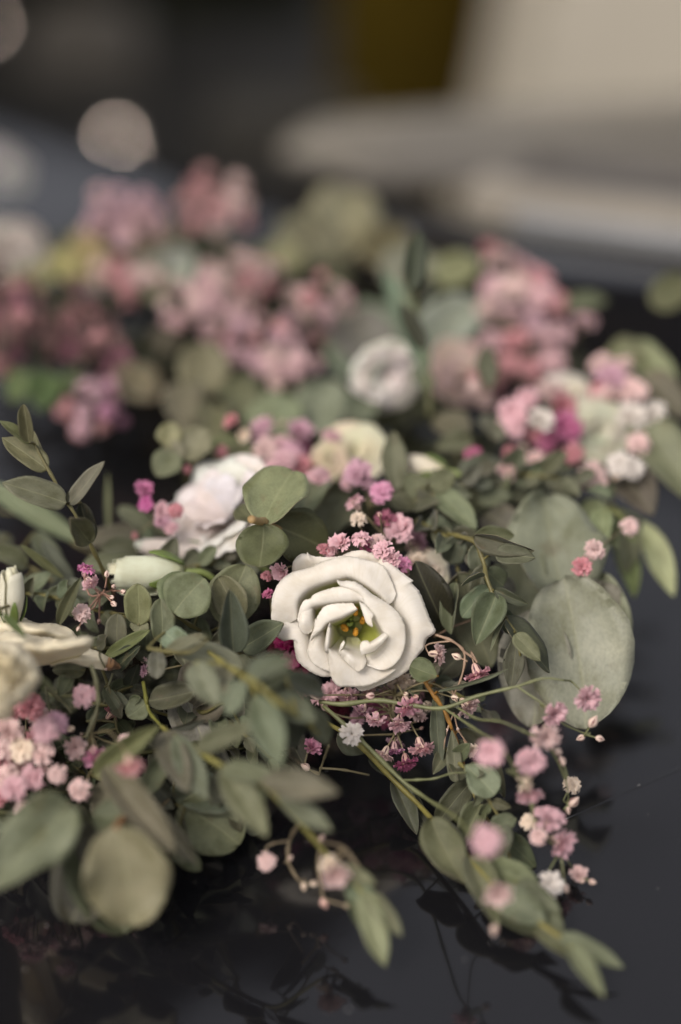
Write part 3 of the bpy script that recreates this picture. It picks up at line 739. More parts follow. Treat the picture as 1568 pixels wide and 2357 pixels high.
hp([[(30, 600, -5), (-2, 690, -4), (50, 735, -3), (92, 762, -3), (60, 815, -4), (38, 862, -5), (80, 890, -5), (108, 902, -5), (150, 860, -4), (192, 850, -2), (200, 930, -2), (212, 1010, -2), (232, 1085, -2), (300, 1150, -2), (380, 1202, -2), (470, 1232, -2), (550, 1232, -3), (680, 1250, -5)],
    [(150, 600, -1), (140, 700, 0), (170, 780, 0), (215, 850, 1), (250, 930, 1), (275, 1030, 1), (340, 1100, .5), (430, 1150, 0), (520, 1170, -1), (640, 1180, -4)],
    [(270, 640, -2), (290, 750, -1), (315, 850, -1), (345, 940, -1), (390, 1010, -1), (460, 1060, -2), (560, 1090, -4)],
    [(380, 700, -8), (400, 800, -8), (430, 880, -8), (480, 950, -8), (560, 1000, -8)], deep(5, 180, 100, 150, -16)], nu=70, seed=6)
hp([[(20, 760, -4), (-6, 700, -3), (-8, 620, -2), (5, 480, -.5), (75, 345, .5), (180, 268, 1), (330, 226, 2), (500, 153, 1), (690, 118, 0), (860, 150, 0), (1010, 200, 0), (1090, 330, -.5), (1140, 470, -1)],
    [(130, 760, -1), (80, 680, 1), (90, 570, 3), (140, 460, 4), (230, 365, 5), (350, 305, 6), (510, 235, 6), (690, 208, 5.5), (850, 238, 5), (960, 320, 4), (1050, 430, 3), (1110, 540, 1.5)],
    [(225, 700, 2), (218, 560, 3.5), (285, 452, 4.2), (420, 380, 4.8), (600, 323, 5.2), (715, 303, 5.2), (860, 378, 4.8), (1000, 488, 3.5), (1060, 570, 2)],
    [(262, 690, -1), (268, 560, -1), (325, 480, -1), (440, 415, -1), (600, 365, -1), (715, 350, -1), (850, 420, -2), (970, 510, -2), (1030, 590, -2)],
    [(330, 700, -8), (340, 590, -8), (400, 520, -8), (490, 470, -8), (600, 440, -8), (715, 430, -8), (830, 490, -8), (930, 570, -8), (980, 640, -8)],
    deep(7, 190, 330, 150, -16)], nu=80, nv=26, seed=7, k=2.2, d0=1.0, d1=-4)
# the middle whorl
hp([[(592, 330, 8), (640, 342, 7), (745, 346, 7), (830, 390, 7), (920, 463, 6.5), (992, 506, 5.5), (1100, 580, 4), (1175, 660, 3), (1218, 760, 2), (1224, 880, 1.5), (1200, 1000, 1), (1125, 1110, .5), (1010, 1160, .3), (868, 1115, .6)],
    [(605, 360, 9), (670, 385, 8.5), (755, 395, 8.5), (835, 440, 8.5), (920, 525, 8), (1010, 580, 7), (1095, 670, 6.5), (1135, 780, 6), (1140, 880, 5), (1105, 990, 4), (1030, 1070, 3.5), (950, 1110, 3), (868, 1095, 3)],
    [(625, 392, 7.5), (700, 425, 7), (800, 480, 7), (850, 560, 7), (900, 630, 6.8), (945, 690, 6.5), (1000, 765, 6), (1045, 850, 5.5), (1035, 930, 4), (970, 1010, 3), (900, 1045, 2), (850, 1070, 1.5)],
    [(680, 470, 0), (780, 530, 0), (840, 590, 0), (890, 660, 0), (925, 710, 0), (975, 780, 0), (1008, 850, -.5), (980, 930, -1.5), (920, 985, -2), (850, 1020, -2)],
    [(700, 570, -8), (790, 590, -9), (840, 660, -9), (880, 720, -9), (910, 790, -9), (910, 860, -9), (860, 920, -9), (800, 960, -9)],
    deep(6, -80, 70, 110, -18)], nu=70, nv=26, seed=8, k=1.0, d0=1.0, d1=-5)
hp([[(235, 720, 1.5), (240, 660, 2.5), (262, 575, 3), (300, 517, 4), (345, 508, 4.5), (390, 462, 5), (500, 420, 6), (625, 393, 6.5), (710, 402, 7), (800, 430, 7), (850, 480, 7)],
    [(300, 740, 4), (300, 650, 5.5), (330, 570, 6.5), (400, 520, 7.5), (510, 478, 8.5), (640, 462, 8.8), (740, 465, 8.5), (830, 505, 8)],
    [(368, 760, 3), (368, 660, 3.5), (375, 592, 5), (480, 563, 6.2), (620, 543, 7), (740, 536, 7), (798, 531, 6.5), (850, 560, 6)],
    [(392, 760, -2), (395, 670, -2), (415, 618, -1.5), (500, 592, -1), (620, 570, -1), (735, 562, -1), (795, 560, -1), (830, 590, -1)],
    [(460, 760, -9), (470, 690, -9), (510, 650, -9), (570, 630, -9), (650, 620, -9), (720, 610, -9), (780, 620, -9), (810, 640, -9)],
    deep(6, 180, 300, 100, -18)], nu=56, nv=24, seed=9, k=1.0, d0=1.5, d1=-3.5)
hp([[(345, 508, 3), (270, 590, 3), (243, 680, 3), (250, 770, 3), (290, 822, 2.5), (335, 828, 2.5), (372, 800, 2.5)],
    [(360, 540, 5), (310, 620, 6), (298, 700, 6.5), (310, 760, 6), (345, 795, 4.5), (370, 790, 4)],
    [(376, 592, 4), (372, 650, 4), (374, 710, 4), (383, 760, 3.5), (376, 795, 3)],
    [(400, 620, -4), (405, 680, -5), (410, 740, -5), (400, 800, -4)]], k=.9, seed=10, d0=1, d1=-4)
# lower petals
hp([[(398, 690, 4), (370, 800, 3), (340, 920, 2), (326, 1010, 1), (365, 1095, 1), (450, 1150, .5), (560, 1190, 0)],
    [(425, 760, 5), (415, 860, 5), (405, 950, 5), (440, 1040, 4), (520, 1110, 3), (590, 1130, 2)],
    [(460, 790, 3), (475, 880, 2), (490, 960, 2), (530, 1030, 2), (600, 1080, 1)],
    [(500, 800, -5), (520, 880, -6), (540, 940, -6), (600, 1000, -6)], deep(4, 170, 110, 120, -16)], k=.8, seed=11, d0=0, d1=-6)
hp([[(497, 965, 5), (515, 1060, 4), (525, 1145, 3), (545, 1232, 1.5), (600, 1307, .5), (700, 1318, -.5), (800, 1316, -1), (900, 1300, -2), (1040, 1235, -2), (1140, 1160, -2)],
    [(512, 962, 6.5), (570, 1060, 6), (630, 1150, 5), (700, 1220, 4), (800, 1230, 3), (910, 1200, 2), (1020, 1150, 1)],
    [(530, 965, 4), (600, 1010, 4), (680, 1070, 4), (760, 1120, 3.5), (850, 1120, 2.5), (950, 1100, 1)],
    [(560, 950, -2), (640, 985, -3), (730, 1020, -3), (800, 1030, -3), (880, 1020, -3)], deep(5, 130, 60, 130, -14)], nu=60, seed=12, k=.7, d0=0, d1=-8)
hp([[(606, 990, 6), (660, 1062, 6.5), (718, 1122, 6.5), (780, 1172, 7), (828, 1150, 6), (862, 1100, 5)],
    [(640, 978, 8), (690, 1010, 7.5), (755, 1060, 7), (810, 1075, 6), (865, 1070, 4.5)],
    [(660, 962, 4), (720, 990, 3), (790, 1015, 2), (850, 1040, 1)],
    [(680, 930, -5), (740, 950, -6), (800, 960, -6), (860, 980, -6)], deep(4, 110, 60, 110, -14)], seed=13, k=.6, d0=0, d1=-8)
hp([[(606, 990, 6), (618, 960, 7), (632, 915, 8), (655, 886, 8.5)], [(625, 985, 7), (645, 955, 8), (660, 925, 8.5), (668, 900, 8)], [(650, 972, 4), (660, 940, 4), (668, 915, 6), (670, 900, 7)]], nu=16, nv=8, seed=14, k=0, ruf=3, sharp=.1)
hp([[(526, 716, 8), (505, 800, 7.5), (489, 900, 6.5), (486, 975, 5.5), (500, 1010, 4.5)], [(530, 718, 9), (527, 800, 8.5), (518, 900, 8), (508, 980, 7), (512, 1010, 5)], [(534, 730, 0), (545, 800, 0), (540, 900, 0), (530, 980, 0)], deep(4, 175, 130, 130, -15)], nu=30, nv=12, seed=15, k=.8, ruf=3, sharp=.2, d0=2, d1=-5)
hp([[(818, 1014, 7), (880, 1006, 7), (950, 975, 7), (1020, 900, 7), (1062, 850, 7)], [(806, 965, 9), (870, 945, 9.5), (940, 915, 9.5), (1005, 865, 9), (1045, 825, 8)], [(808, 925, 8), (830, 892, 8), (872, 888, 8), (890, 905, 7), (960, 868, 6.5), (1012, 828, 5.5)]], nu=26, nv=10, seed=16, k=0, ruf=4, sharp=.3)
# inner left petal and the small torn tip
hp([[(345, 905, 4), (380, 800, 5), (402, 700, 6), (442, 622, 7), (495, 567, 7.5), (610, 546, 8), (742, 541, 8.5)],
    [(385, 870, 6), (430, 790, 8), (465, 715, 9), (525, 650, 9.5), (610, 615, 10), (700, 592, 10), (762, 575, 10)],
    [(410, 850, 5), (455, 795, 7), (495, 742, 8), (542, 713, 8.5), (640, 680, 9), (705, 645, 9), (782, 603, 9.5)],
    [(440, 850, -1), (480, 800, 0), (520, 760, 0), (560, 735, 0), (640, 700, 0), (700, 668, 0), (765, 630, 1)],
    [(500, 860, -9), (540, 810, -9), (580, 780, -9), (620, 760, -9), (680, 730, -9), (720, 700, -9)], deep(5, 170, 260, 90, -18)], seed=17, nu=50, nv=22, k=1, d0=1.5, d1=-4)
hp([[(797, 531, 8), (820, 600, 8.5), (840, 660, 9), (868, 728, 10), (918, 760, 10.5)], [(815, 545, 8.5), (850, 610, 9), (880, 660, 9.5), (905, 705, 10), (918, 756, 10.5)], [(850, 560, 8), (900, 620, 8.5), (928, 655, 9), (912, 685, 9.5), (917, 750, 10.3)]], nu=24, nv=8, seed=18, k=0, ruf=4, sharp=.2)
# throat, stamens, pistil
M_GREEN = simple('throat_green', (0.085, 0.115, 0.012), .6, .3, 90, .2)
vs, fs = [], []
for i in range(13):
    f = i / 12; r = 15 + 385 * f; e = -15.5 + 11 * f ** 2.2
    for s in range(36):
        a = 2 * math.pi * s / 36; vs.append(hx((720 + r * math.cos(a), 770 + r * .95 * math.sin(a), e)) - HERO.location)
for i in range(12):
    for s in range(36): fs.append((i * 36 + s, i * 36 + (s + 1) % 36, (i + 1) * 36 + (s + 1) % 36, (i + 1) * 36 + s))
link('throat', mk('throat', vs, fs, [M_PETAL], vcol=[max(0, 1 - (i // 36) / 9.5) ** .6 for i in range(len(vs))]), HERO, Matrix.Translation(HERO.location), WH)
M_ANTHER = simple('orange_anther', (0.78, 0.36, 0.04), .7, .5, 900, .8)
M_FIL = simple('filament_green', (0.20, 0.26, 0.05), .5, .2, 90)
def ovoid(c, ax, a, b, K=8, S=10, groove=0.25):
    fm = frame(Vector((0, 0, 0)), ax, 1).to_3x3(); vs, fs = [], []
    for i in range(K + 1):
        t = math.pi * i / K
        for s in range(S):
            an = 2 * math.pi * s / S; g = 1 - groove * max(0, math.cos(2 * an)) ** 4
            vs.append(c + fm @ Vector((math.sin(t) * math.cos(an) * b * g, math.sin(t) * math.sin(an) * b * g, -math.cos(t) * a)))
    for i in range(K):
        for s in range(S): fs.append((i * S + s, i * S + (s + 1) % S, (i + 1) * S + (s + 1) % S, (i + 1) * S + s))
    return vs, fs
for (x, y, dx, dy) in ((768, 640, 0, 1), (632, 695, .8, .6), (835, 720, .5, .85), (665, 790, .7, -.7), (768, 828, .1, 1), (776, 585, 0.3, .9)):
    c = hx((x, y, -7)); ax = RIGHT * dx + UPV * dy - FWD * .3
    st = link('stamen', mk('stamen', [v - HERO.location for v in ovoid(c, ax, .0019, .0014)[0]], ovoid(c, ax, .0019, .0014)[1], [M_ANTHER]), HERO, Matrix.Translation(HERO.location))
    vs, fs = tube_data(cr([hx((720 + (x - 720) * .4, 770 + (y - 770) * .4, -15)), hx((720 + (x - 720) * .85, 770 + (y - 770) * .85, -14)), c + FWD * .001], 8), .00035, .0003, 6)
    link('filament', mk('filament', [v - HERO.location for v in vs], fs, [M_FIL]), HERO, Matrix.Translation(HERO.location))
a = join([tube_data(cr([hx((722, 760, -15)), hx((716, 755, -12)), hx((712, 748, -7))], 8), .0011, .0006, 8), ovoid(hx((704, 757, -5.5)), RIGHT * .6 - UPV * .5, .0011, .0008, groove=0), ovoid(hx((725, 752, -5.5)), RIGHT * .6 + UPV * .6, .0011, .0008, groove=0), tube_data([hx((716, 745, -6)), hx((722, 715, -5)), hx((732, 690, -6))], .0005, .0006, 6)])
link('pistil', mk('pistil', [v - HERO.location for v in a[0]], a[1], [M_FIL]), HERO, Matrix.Translation(HERO.location))
a = tube_data(cr([hx((720, 770, -15)), hx((700, 800, -34)), hx((640, 700, -60))], 10), .0022, .0016, 9)
link('stem', mk('stem', [v - HERO.location for v in a[0]], a[1], [M_STEM]), HERO, Matrix.Translation(HERO.location), (.14, .18, .06))

# ================================================================== sprigs near the plane of focus
EUC = 'small-leaved eucalyptus sprigs'; RND = 'round-leaved eucalyptus sprigs'
sprig('upright leafy sprig rising alone above the dark gap beside the cream rosebud',
      [(262, 1372, 8), (240, 1318, 5), (207, 1250, 2), (175, 1187, 0), (150, 1148, 0), (112, 1082, 0), (80, 1022, 0)],
      [(108, 1082, 0, 6, 1004, 0, 62, 'egg', 0, 10, OLIVE), (110, 1080, 2, 72, 992, 3, 46, 'egg', 3, -30, OLIVE), (68, 1020, -1, 1, 967, -2, 30, 'egg', 0, 20, OLIVE), (67, 1020, -1, 53, 932, -2, 38, 'oval', 3, 0, OLIVE),
       (153, 1160, -1, 8, 1108, -3, 72, 'egg', 0, 0, (.14, .16, .115)), (159, 1160, -1, 239, 1062, -3, 42, 'egg', 0, 0, (.15, .165, .12)), (186, 1157, 3, 212, 1245, 4, 48, 'oval', 3, 0, DEEP), (208, 1247, -2, 152, 1186, -6, 66, 'egg', 2, -10, OLIVE), (156, 1158, -2, 157, 1130, -3, 10, 'lance', 0, 0, DEEP)], group=EUC)
sprig('blurred broad-leaved sprig lying behind the upright leafy sprig', [(170, 1370, 14), (110, 1330, 14), (60, 1300, 15), (-20, 1275, 16)],
      [(60, 1300, 14, -20, 1262, 10, 56, 'egg', 1, 0, SAGE), (80, 1225, 18, 150, 1345, 12, 58, 'lance', 1, 0, (.13, .15, .11)), (48, 1253, 6, 150, 1335, 8, 22, 'lance', 1, 10, OLIVE), (165, 1345, 12, 95, 1240, 12, 40, 'egg', 0, 0, (.10, .12, .09)),
       (110, 1355, 12, 245, 1368, 6, 60, 'egg', 1, 0, (.12, .145, .11)), (60, 1330, 14, 15, 1390, 14, 60, 'egg', 0, 0, (.08, .1, .07)), (20, 1230, 20, -30, 1300, 18, 60, 'egg', 0, 0, (.10, .12, .08))], group=EUC)
sprig('long blurred leaf pair sweeping across the dark gap below the upright sprig', [(260, 1300, 20), (180, 1255, 22), (70, 1190, 24), (0, 1180, 24)],
      [(-30, 1110, 22, 190, 1250, 22, 56, 'long', 0, 0, (.16, .175, .12)), (180, 1250, 20, 330, 1215, 20, 48, 'long', 0, 0, (.15, .165, .11)), (230, 1265, 15, 350, 1255, 18, 50, 'lance', 0, 0, (.17, .19, .14)), (190, 1300, 14, 345, 1290, 12, 50, 'egg', 0, 0, (.16, .18, .13)), (250, 1240, 22, 248, 1085, 22, 14, 'lance', 1, 0, OLIVE), (270, 1170, 20, 390, 1230, 20, 40, 'egg', 1, 0, SAGE), (300, 1180, 24, 350, 1250, 16, 40, 'lance', 1, 0, (.08, .1, .06))], group=EUC)
sprig('cut brown-ended stem with three big round leaves beside the sharp white bloom',
      [(578, 1195, -4), (595, 1200, -2), (612, 1205, 1), (660, 1230, 6), (720, 1270, 12)],
      [(606, 1206, 0, 672, 1078, 6, 150, 'round', 0, 0, (.185, .205, .12)), (603, 1207, -1, 601, 1312, -3, 122, 'round', 2, 0, (.125, .14, .07)), (618, 1207, 3, 752, 1262, 6, 128, 'round', 0, 10, (.09, .10, .05)), (690, 1190, 10, 745, 1080, 16, 84, 'round', 1, 0, (.16, .18, .12)), (590, 1200, 6, 548, 1165, 8, 60, 'round', 0, 0, OLIVE), (740, 1240, 14, 800, 1140, 18, 90, 'round', 0, 0, (.14, .155, .11)), (740, 1300, 10, 720, 1340, 8, 60, 'round', 0, 0, OLIVE)],
      r=(.0016, .0012), scol=(.42, .28, .12), group=RND)
sprig('pair of pale round leaves speckled with dots above a blue-green pointed leaf',
      [(380, 1430, 6), (400, 1415, 0), (440, 1440, 2), (500, 1470, 5), (560, 1500, 8)],
      [(400, 1412, -3, 470, 1330, -3, 118, 'round', 0, 0, (.19, .205, .125)), (400, 1410, 0, 415, 1308, 2, 90, 'round', 1, 0, (.15, .17, .09)), (520, 1440, 2, 565, 1300, 2, 124, 'round', 0, 0, (.165, .18, .11)), (560, 1420, 0, 500, 1330, 0, 84, 'round', 3, -15, (.15, .165, .1)), (540, 1500, -4, 528, 1360, -6, 74, 'egg', 3, 0, (.075, .095, .07)), (555, 1490, 0, 650, 1436, -2, 74, 'egg', 0, 0, (.085, .105, .07)), (455, 1420, 3, 470, 1500, 3, 60, 'oval', 0, 0, (.08, .095, .05))], group=RND)
sprig('sprig of narrow oval leaves with reddish rims beside the speckled round pair',
      [(255, 1410, 4), (300, 1420, 2), (340, 1425, 0), (372, 1440, 0), (370, 1500, -4)],
      [(318, 1440, 0, 318, 1345, -1, 70, 'oval', 0, 0, (.14, .15, .085)), (272, 1412, 0, 268, 1492, 0, 56, 'oval', 0, 0, (.125, .13, .08)), (372, 1480, -2, 372, 1378, -2, 64, 'oval', 0, 8, (.13, .145, .09)), (330, 1425, 0, 318, 1460, 0, 50, 'oval', 0, 0, (.15, .16, .10)), (360, 1490, -5, 362, 1560, -8, 46, 'spoon', 0, 0, (.17, .19, .15)), (395, 1455, 2, 430, 1500, 2, 50, 'oval', 0, 0, (.14, .16, .12)), (345, 1440, 4, 330, 1510, 4, 40, 'oval', 0, 0, (.09, .1, .06))], group=EUC)
sprig('blurred pale leaf crossing just under the pointed blue-green leaf', [(340, 1492, -8), (390, 1500, -10), (440, 1500, -12), (480, 1470, -12)],
      [(380, 1500, -9, 475, 1462, -12, 34, 'lance', 0, 0, (.15, .165, .12)), (380, 1455, -6, 440, 1500, -8, 62, 'egg', 0, 0, (.17, .19, .145)), (415, 1500, -8, 560, 1535, -8, 70, 'round', 0, 0, (.15, .15, .11))], group=EUC)
# right of the bloom
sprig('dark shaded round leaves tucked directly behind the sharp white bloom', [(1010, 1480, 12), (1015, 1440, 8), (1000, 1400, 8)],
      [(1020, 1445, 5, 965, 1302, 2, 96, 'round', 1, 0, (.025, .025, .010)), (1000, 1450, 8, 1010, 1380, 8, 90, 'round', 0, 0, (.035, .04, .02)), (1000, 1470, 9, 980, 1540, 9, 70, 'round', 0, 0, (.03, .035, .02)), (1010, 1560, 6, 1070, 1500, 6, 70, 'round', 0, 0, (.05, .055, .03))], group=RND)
sprig('drooping leafy spray with yellow stem between the white bloom and the huge pale leaves',
      [(1030, 1228, 8), (1060, 1235, 5), (1095, 1250, 3), (1115, 1300, 2), (1120, 1330, 1), (1145, 1390, 0), (1165, 1425, 0), (1187, 1460, 0), (1198, 1510, 0)],
      [(1092, 1235, 2, 1228, 1270, 0, 54, 'egg', 3, 40, (.10, .115, .07)), (1088, 1238, 4, 1185, 1232, 6, 49, 'lance', 0, 0, (.12, .13, .07)), (1140, 1272, 1, 1232, 1284, 0, 54, 'egg', 0, 0, (.10, .115, .075)), (1116, 1325, 1, 1060, 1345, 0, 27, 'egg', 3, 70, DARK), (1138, 1358, 0, 1214, 1392, -1, 32, 'egg', 1, 30, (.05, .06, .035)), (1140, 1368, 0, 1098, 1482, -2, 81, 'egg', 3, 0, (.125, .15, .095)), (1165, 1418, 0, 1268, 1548, 0, 68, 'egg', 0, -12, (.06, .07, .04)), (1166, 1422, -1, 1124, 1498, -2, 17, 'lance', 1, 60, SAGE), (1186, 1458, -2, 1244, 1522, -3, 46, 'egg', 0, 0, (.16, .175, .10)), (1188, 1465, 0, 1176, 1588, 1, 51, 'lance', 0, 0, (.13, .15, .10)), (1116, 1300, 4, 1100, 1385, 5, 59, 'oval', 0, 0, (.12, .14, .1)), (1062, 1232, 6, 1035, 1300, 8, 59, 'oval', 0, 0, (.13, .15, .11)), (1120, 1310, 3, 1160, 1350, 4, 61, 'oval', 0, 0, (.10, .12, .08)), (1155, 1400, 2, 1180, 1460, 3, 41, 'oval', 0, 0, (.07, .09, .05)), (1100, 1250, 4, 1105, 1320, 5, 56, 'oval', 0, 0, (.12, .14, .10)), (1130, 1350, 3, 1062, 1420, 3, 54, 'oval', 0, 0, (.10, .12, .08))],
      scol=(.17, .15, .05), group=EUC)
sprig('broad rust-edged leaf hanging below the drooping leafy spray', [(1050, 1290, 10), (1055, 1320, 8), (1050, 1350, 8)],
      [(1052, 1318, 6, 1130, 1525, 10, 120, 'egg', 2, 5, (.12, .13, .095)), (1050, 1340, 4, 1034, 1460, 4, 50, 'long', 3, 20, (.11, .125, .085)), (1080, 1380, 9, 1160, 1505, 10, 60, 'egg', 0, 0, (.15, .16, .12))], group=RND)
sprig('orange-stemmed sprig of hanging narrow leaves beneath the sharp white bloom',
      [(975, 1562, 0), (988, 1585, 0), (1020, 1632, 0), (1045, 1690, 0), (1072, 1775, 0), (1085, 1800, -1)],
      [(1008, 1556, -2, 944, 1532, -2, 62, 'spoon', 0, 0, (.14, .155, .09)), (1001, 1598, 0, 1012, 1777, 0, 38, 'lance', 0, 0, (.10, .115, .075)), (1040, 1680, -1, 1048, 1800, -2, 38, 'spoon', 0, 0, (.13, .145, .10)), (1008, 1592, -1, 1170, 1548, -3, 16, 'long', 4, 55, (.13, .145, .10)), (1058, 1680, 3, 1168, 1835, 3, 60, 'egg', 3, -20, (.055, .06, .035)), (1000, 1570, 5, 1045, 1590, 5, 56, 'egg', 0, 0, (.09, .105, .07)), (990, 1575, 6, 960, 1660, 7, 55, 'egg', 0, 0, (.05, .06, .04)), (1030, 1640, 6, 1075, 1620, 8, 40, 'egg', 0, 0, (.06, .07, .045))],
      scol=(.36, .18, .035), group=EUC)
sprig('curling leaves and one round leaf hanging at the end of the orange stem',
      [(1085, 1800, 0), (1100, 1850, -1), (1130, 1900, -4), (1165, 1955, -8), (1185, 2010, -12)],
      [(1070, 1762, -5, 1140, 1828, -7, 82, 'spoon', 0, 0, (.16, .18, .125)), (1090, 1795, 1, 1000, 1900, 1, 62, 'long', 4, 0, (.07, .08, .045)), (1105, 1850, -3, 1062, 1945, -6, 62, 'egg', 3, 0, (.13, .15, .09)), (1115, 1835, -1, 1168, 1905, -2, 44, 'long', 3, 15, (.035, .04, .025)), (1130, 1905, -8, 1190, 1885, -8, 50, 'egg', 0, 0, (.12, .14, .09)), (1135, 1900, -7, 1135, 2010, -12, 80, 'egg', 3, 0, (.14, .165, .11)), (1150, 1920, -5, 1230, 1990, -8, 60, 'egg', 4, 0, (.09, .11, .06)), (1085, 1870, 0, 1060, 1960, -2, 50, 'egg', 1, 0, (.12, .14, .09))],
      scol=(.27, .22, .06), group=EUC)
sprig('long diagonal sprig reaching farthest down over the black bonnet',
      [(748, 1662, 2), (800, 1692, 0), (850, 1737, 0), (905, 1795, 0), (960, 1848, -2), (1000, 1892, -5), (1075, 1970, -11), (1150, 2050, -17), (1230, 2115, -20), (1300, 2165, -23), (1345, 2205, -25)],
      [(846, 1732, 1, 778, 1690, 0, 62, 'spoon', 0, 0, (.11, .125, .085)), (852, 1738, 4, 925, 1792, 4, 44, 'egg', 0, 0, (.05, .06, .035)), (905, 1797, 1, 962, 1918, -1, 54, 'egg', 3, 0, (.13, .15, .10)), (930, 1815, 3, 1000, 1925, 2, 40, 'egg', 1, 0, (.06, .07, .05)), (990, 1885, -8, 1068, 2042, -13, 100, 'egg', 2, 0, (.15, .165, .105)), (1080, 1975, -12, 1150, 2125, -20, 78, 'egg', 3, 0, (.16, .175, .115)), (1120, 1995, -12, 1240, 2035, -16, 74, 'egg', 0, 0, (.14, .165, .10)), (1150, 2050, -18, 1255, 2125, -21, 84, 'egg', 0, 0, (.15, .18, .11)), (1120, 2075, -17, 1255, 2155, -20, 60, 'long', 3, 0, (.12, .145, .08)), (1190, 2030, -17, 1290, 2100, -20, 52, 'egg', 0, 0, (.13, .155, .1)), (1235, 2130, -20, 1345, 2212, -23, 52, 'egg', 0, 0, (.13, .16, .09)), (1290, 2150, -23, 1437, 2228, -25, 48, 'egg', 0, 0, (.16, .175, .11)), (1310, 2180, -24, 1392, 2292, -25, 50, 'egg', 3, 0, (.15, .165, .105)), (1260, 2080, -18, 1290, 2170, -20, 46, 'egg', 0, 0, (.13, .15, .09))],
      scol=(.24, .21, .05), group=EUC)
# lower centre, in front of focus
sprig('dark two-toned oval leaf pair on a bright yellow stem beside the withered rose tip',
      [(330, 1570, 0), (337, 1610, -2), (345, 1640, -3), (372, 1672, -6)],
      [(342, 1612, -3, 448, 1592, -5, 66, 'oval', 0, 0, (.085, .10, .06)), (338, 1616, -2, 294, 1650, -3, 58, 'round', 0, 0, (.13, .15, .10)), (338, 1600, 1, 300, 1578, 2, 30, 'oval', 1, 0, DARK)],
      scol=(.2, .2, .04), group=EUC)
sprig('blurred sprig arching down beyond the round curled leaf, ending over the bonnet',
      [(372, 1672, -8), (400, 1695, -12), (450, 1722, -16), (510, 1762, -19), (600, 1802, -22), (650, 1850, -23), (700, 1905, -22), (745, 1958, -21), (790, 2005, -21), (830, 2050, -23), (860, 2100, -24)],
      [(380, 1682, -12, 430, 1820, -20, 78, 'egg', 0, 0, (.15, .17, .12)), (400, 1690, -14, 478, 1840, -20, 66, 'lance', 0, 20, (.14, .17, .125)), (450, 1722, -17, 588, 1668, -22, 56, 'long', 0, 0, (.14, .165, .10)), (385, 1680, -8, 478, 1660, -8, 20, 'lance', 1, 40, (.05, .06, .04)), (510, 1765, -20, 615, 1925, -26, 80, 'lance', 0, 0, (.155, .18, .12)), (515, 1765, -20, 650, 1795, -26, 56, 'egg', 0, 0, (.15, .175, .12)), (600, 1798, -25, 778, 1822, -30, 74, 'lance', 0, 0, (.17, .19, .12)), (640, 1835, -24, 765, 1912, -27, 52, 'lance', 0, 0, (.15, .175, .12)), (595, 1810, -22, 580, 1880, -23, 56, 'egg', 0, 0, (.12, .14, .09)), (540, 1780, -18, 480, 1850, -15, 60, 'egg', 0, 0, (.15, .17, .13)),
       (775, 1998, -22, 865, 2035, -24, 44, 'egg', 0, 0, (.15, .18, .11)), (800, 2020, -22, 875, 2105, -25, 56, 'egg', 0, 0, (.15, .175, .12)), (840, 2050, -24, 885, 2225, -28, 66, 'egg', 0, 10, (.18, .20, .13)), (850, 2055, -24, 925, 2155, -27, 46, 'egg', 0, 0, (.16, .185, .11)), (810, 2010, -22, 830, 2140, -24, 44, 'egg', 0, 0, (.12, .14, .08))],
      scol=(.26, .24, .06), group=EUC)
sprig('big blurred leaf spray overlapping the shade under the sharp white bloom',
      [(480, 1500, -8), (520, 1530, -14), (560, 1555, -20), (600, 1580, -24), (640, 1620, -24), (690, 1650, -20), (735, 1690, -16)],
      [(565, 1555, -20, 672, 1520, -28, 64, 'egg', 0, 0, (.16, .185, .13)), (560, 1570, -20, 520, 1645, -20, 62, 'egg', 0, 0, (.13, .15, .11)), (590, 1600, -22, 645, 1765, -28, 82, 'lance', 0, 0, (.16, .18, .13)), (585, 1595, -20, 600, 1720, -22, 50, 'lance', 0, 0, (.12, .14, .10)), (450, 1525, -16, 500, 1625, -18, 74, 'egg', 0, 0, (.16, .185, .13)), (630, 1600, -20, 730, 1660, -20, 70, 'egg', 0, 0, (.12, .14, .105)), (660, 1560, -18, 755, 1600, -12, 60, 'egg', 0, 0, (.10, .12, .09)), (640, 1620, -18, 690, 1720, -12, 90, 'egg', 0, 0, (.08, .09, .065)), (720, 1635, -16, 756, 1716, -14, 54, 'egg', 0, 0, (.14, .16, .11)), (610, 1590, -20, 670, 1540, -22, 40, 'lance', 0, 0, (.14, .16, .12)), (540, 1545, -15, 470, 1580, -12, 60, 'egg', 0, 0, (.14, .15, .11))],
      scol=(.30, .27, .08), group=EUC)
sprig('papery grey-brown dried leaves under the big blurred leaf spray', [(430, 1620, 2), (470, 1640, -2), (520, 1620, -4), (560, 1680, -2)],
      [(430, 1640, 0, 540, 1500, -4, 150, 'egg', 2, 0, (.18, .17, .13)), (430, 1590, 0, 480, 1745, -2, 120, 'egg', 0, 10, (.19, .185, .16)), (480, 1680, 1, 545, 1580, 0, 130, 'egg', 1, 0, (.15, .145, .115)), (560, 1620, 2, 690, 1780, 3, 90, 'egg', 0, 0, (.065, .065, .045)), (450, 1700, 0, 520, 1810, 0, 80, 'round', 0, 0, (.15, .155, .13)), (640, 1640, 4, 700, 1765, 2, 70, 'egg', 0, 0, (.055, .055, .035))], name='dried_leaf_sprig', group='dried grey leaves')
sprig('big grey lichen-spotted leaf lying flat on the bonnet edge', [(400, 1850, -6), (420, 1855, -8), (440, 1860, -8)],
      [(415, 1850, -8, 552, 1945, -8, 150, 'round', 5, 0, (.17, .175, .12)), (405, 1855, -6, 445, 1975, -14, 40, 'egg', 3, 30, (.05, .055, .035)), (400, 1800, -4, 520, 1850, -10, 100, 'round', 1, 0, (.17, .185, .14)), (400, 1950, -12, 458, 2000, -14, 46, 'round', 1, 0, (.13, .15, .09))], name='dried_leaf_sprig', group='dried grey leaves')
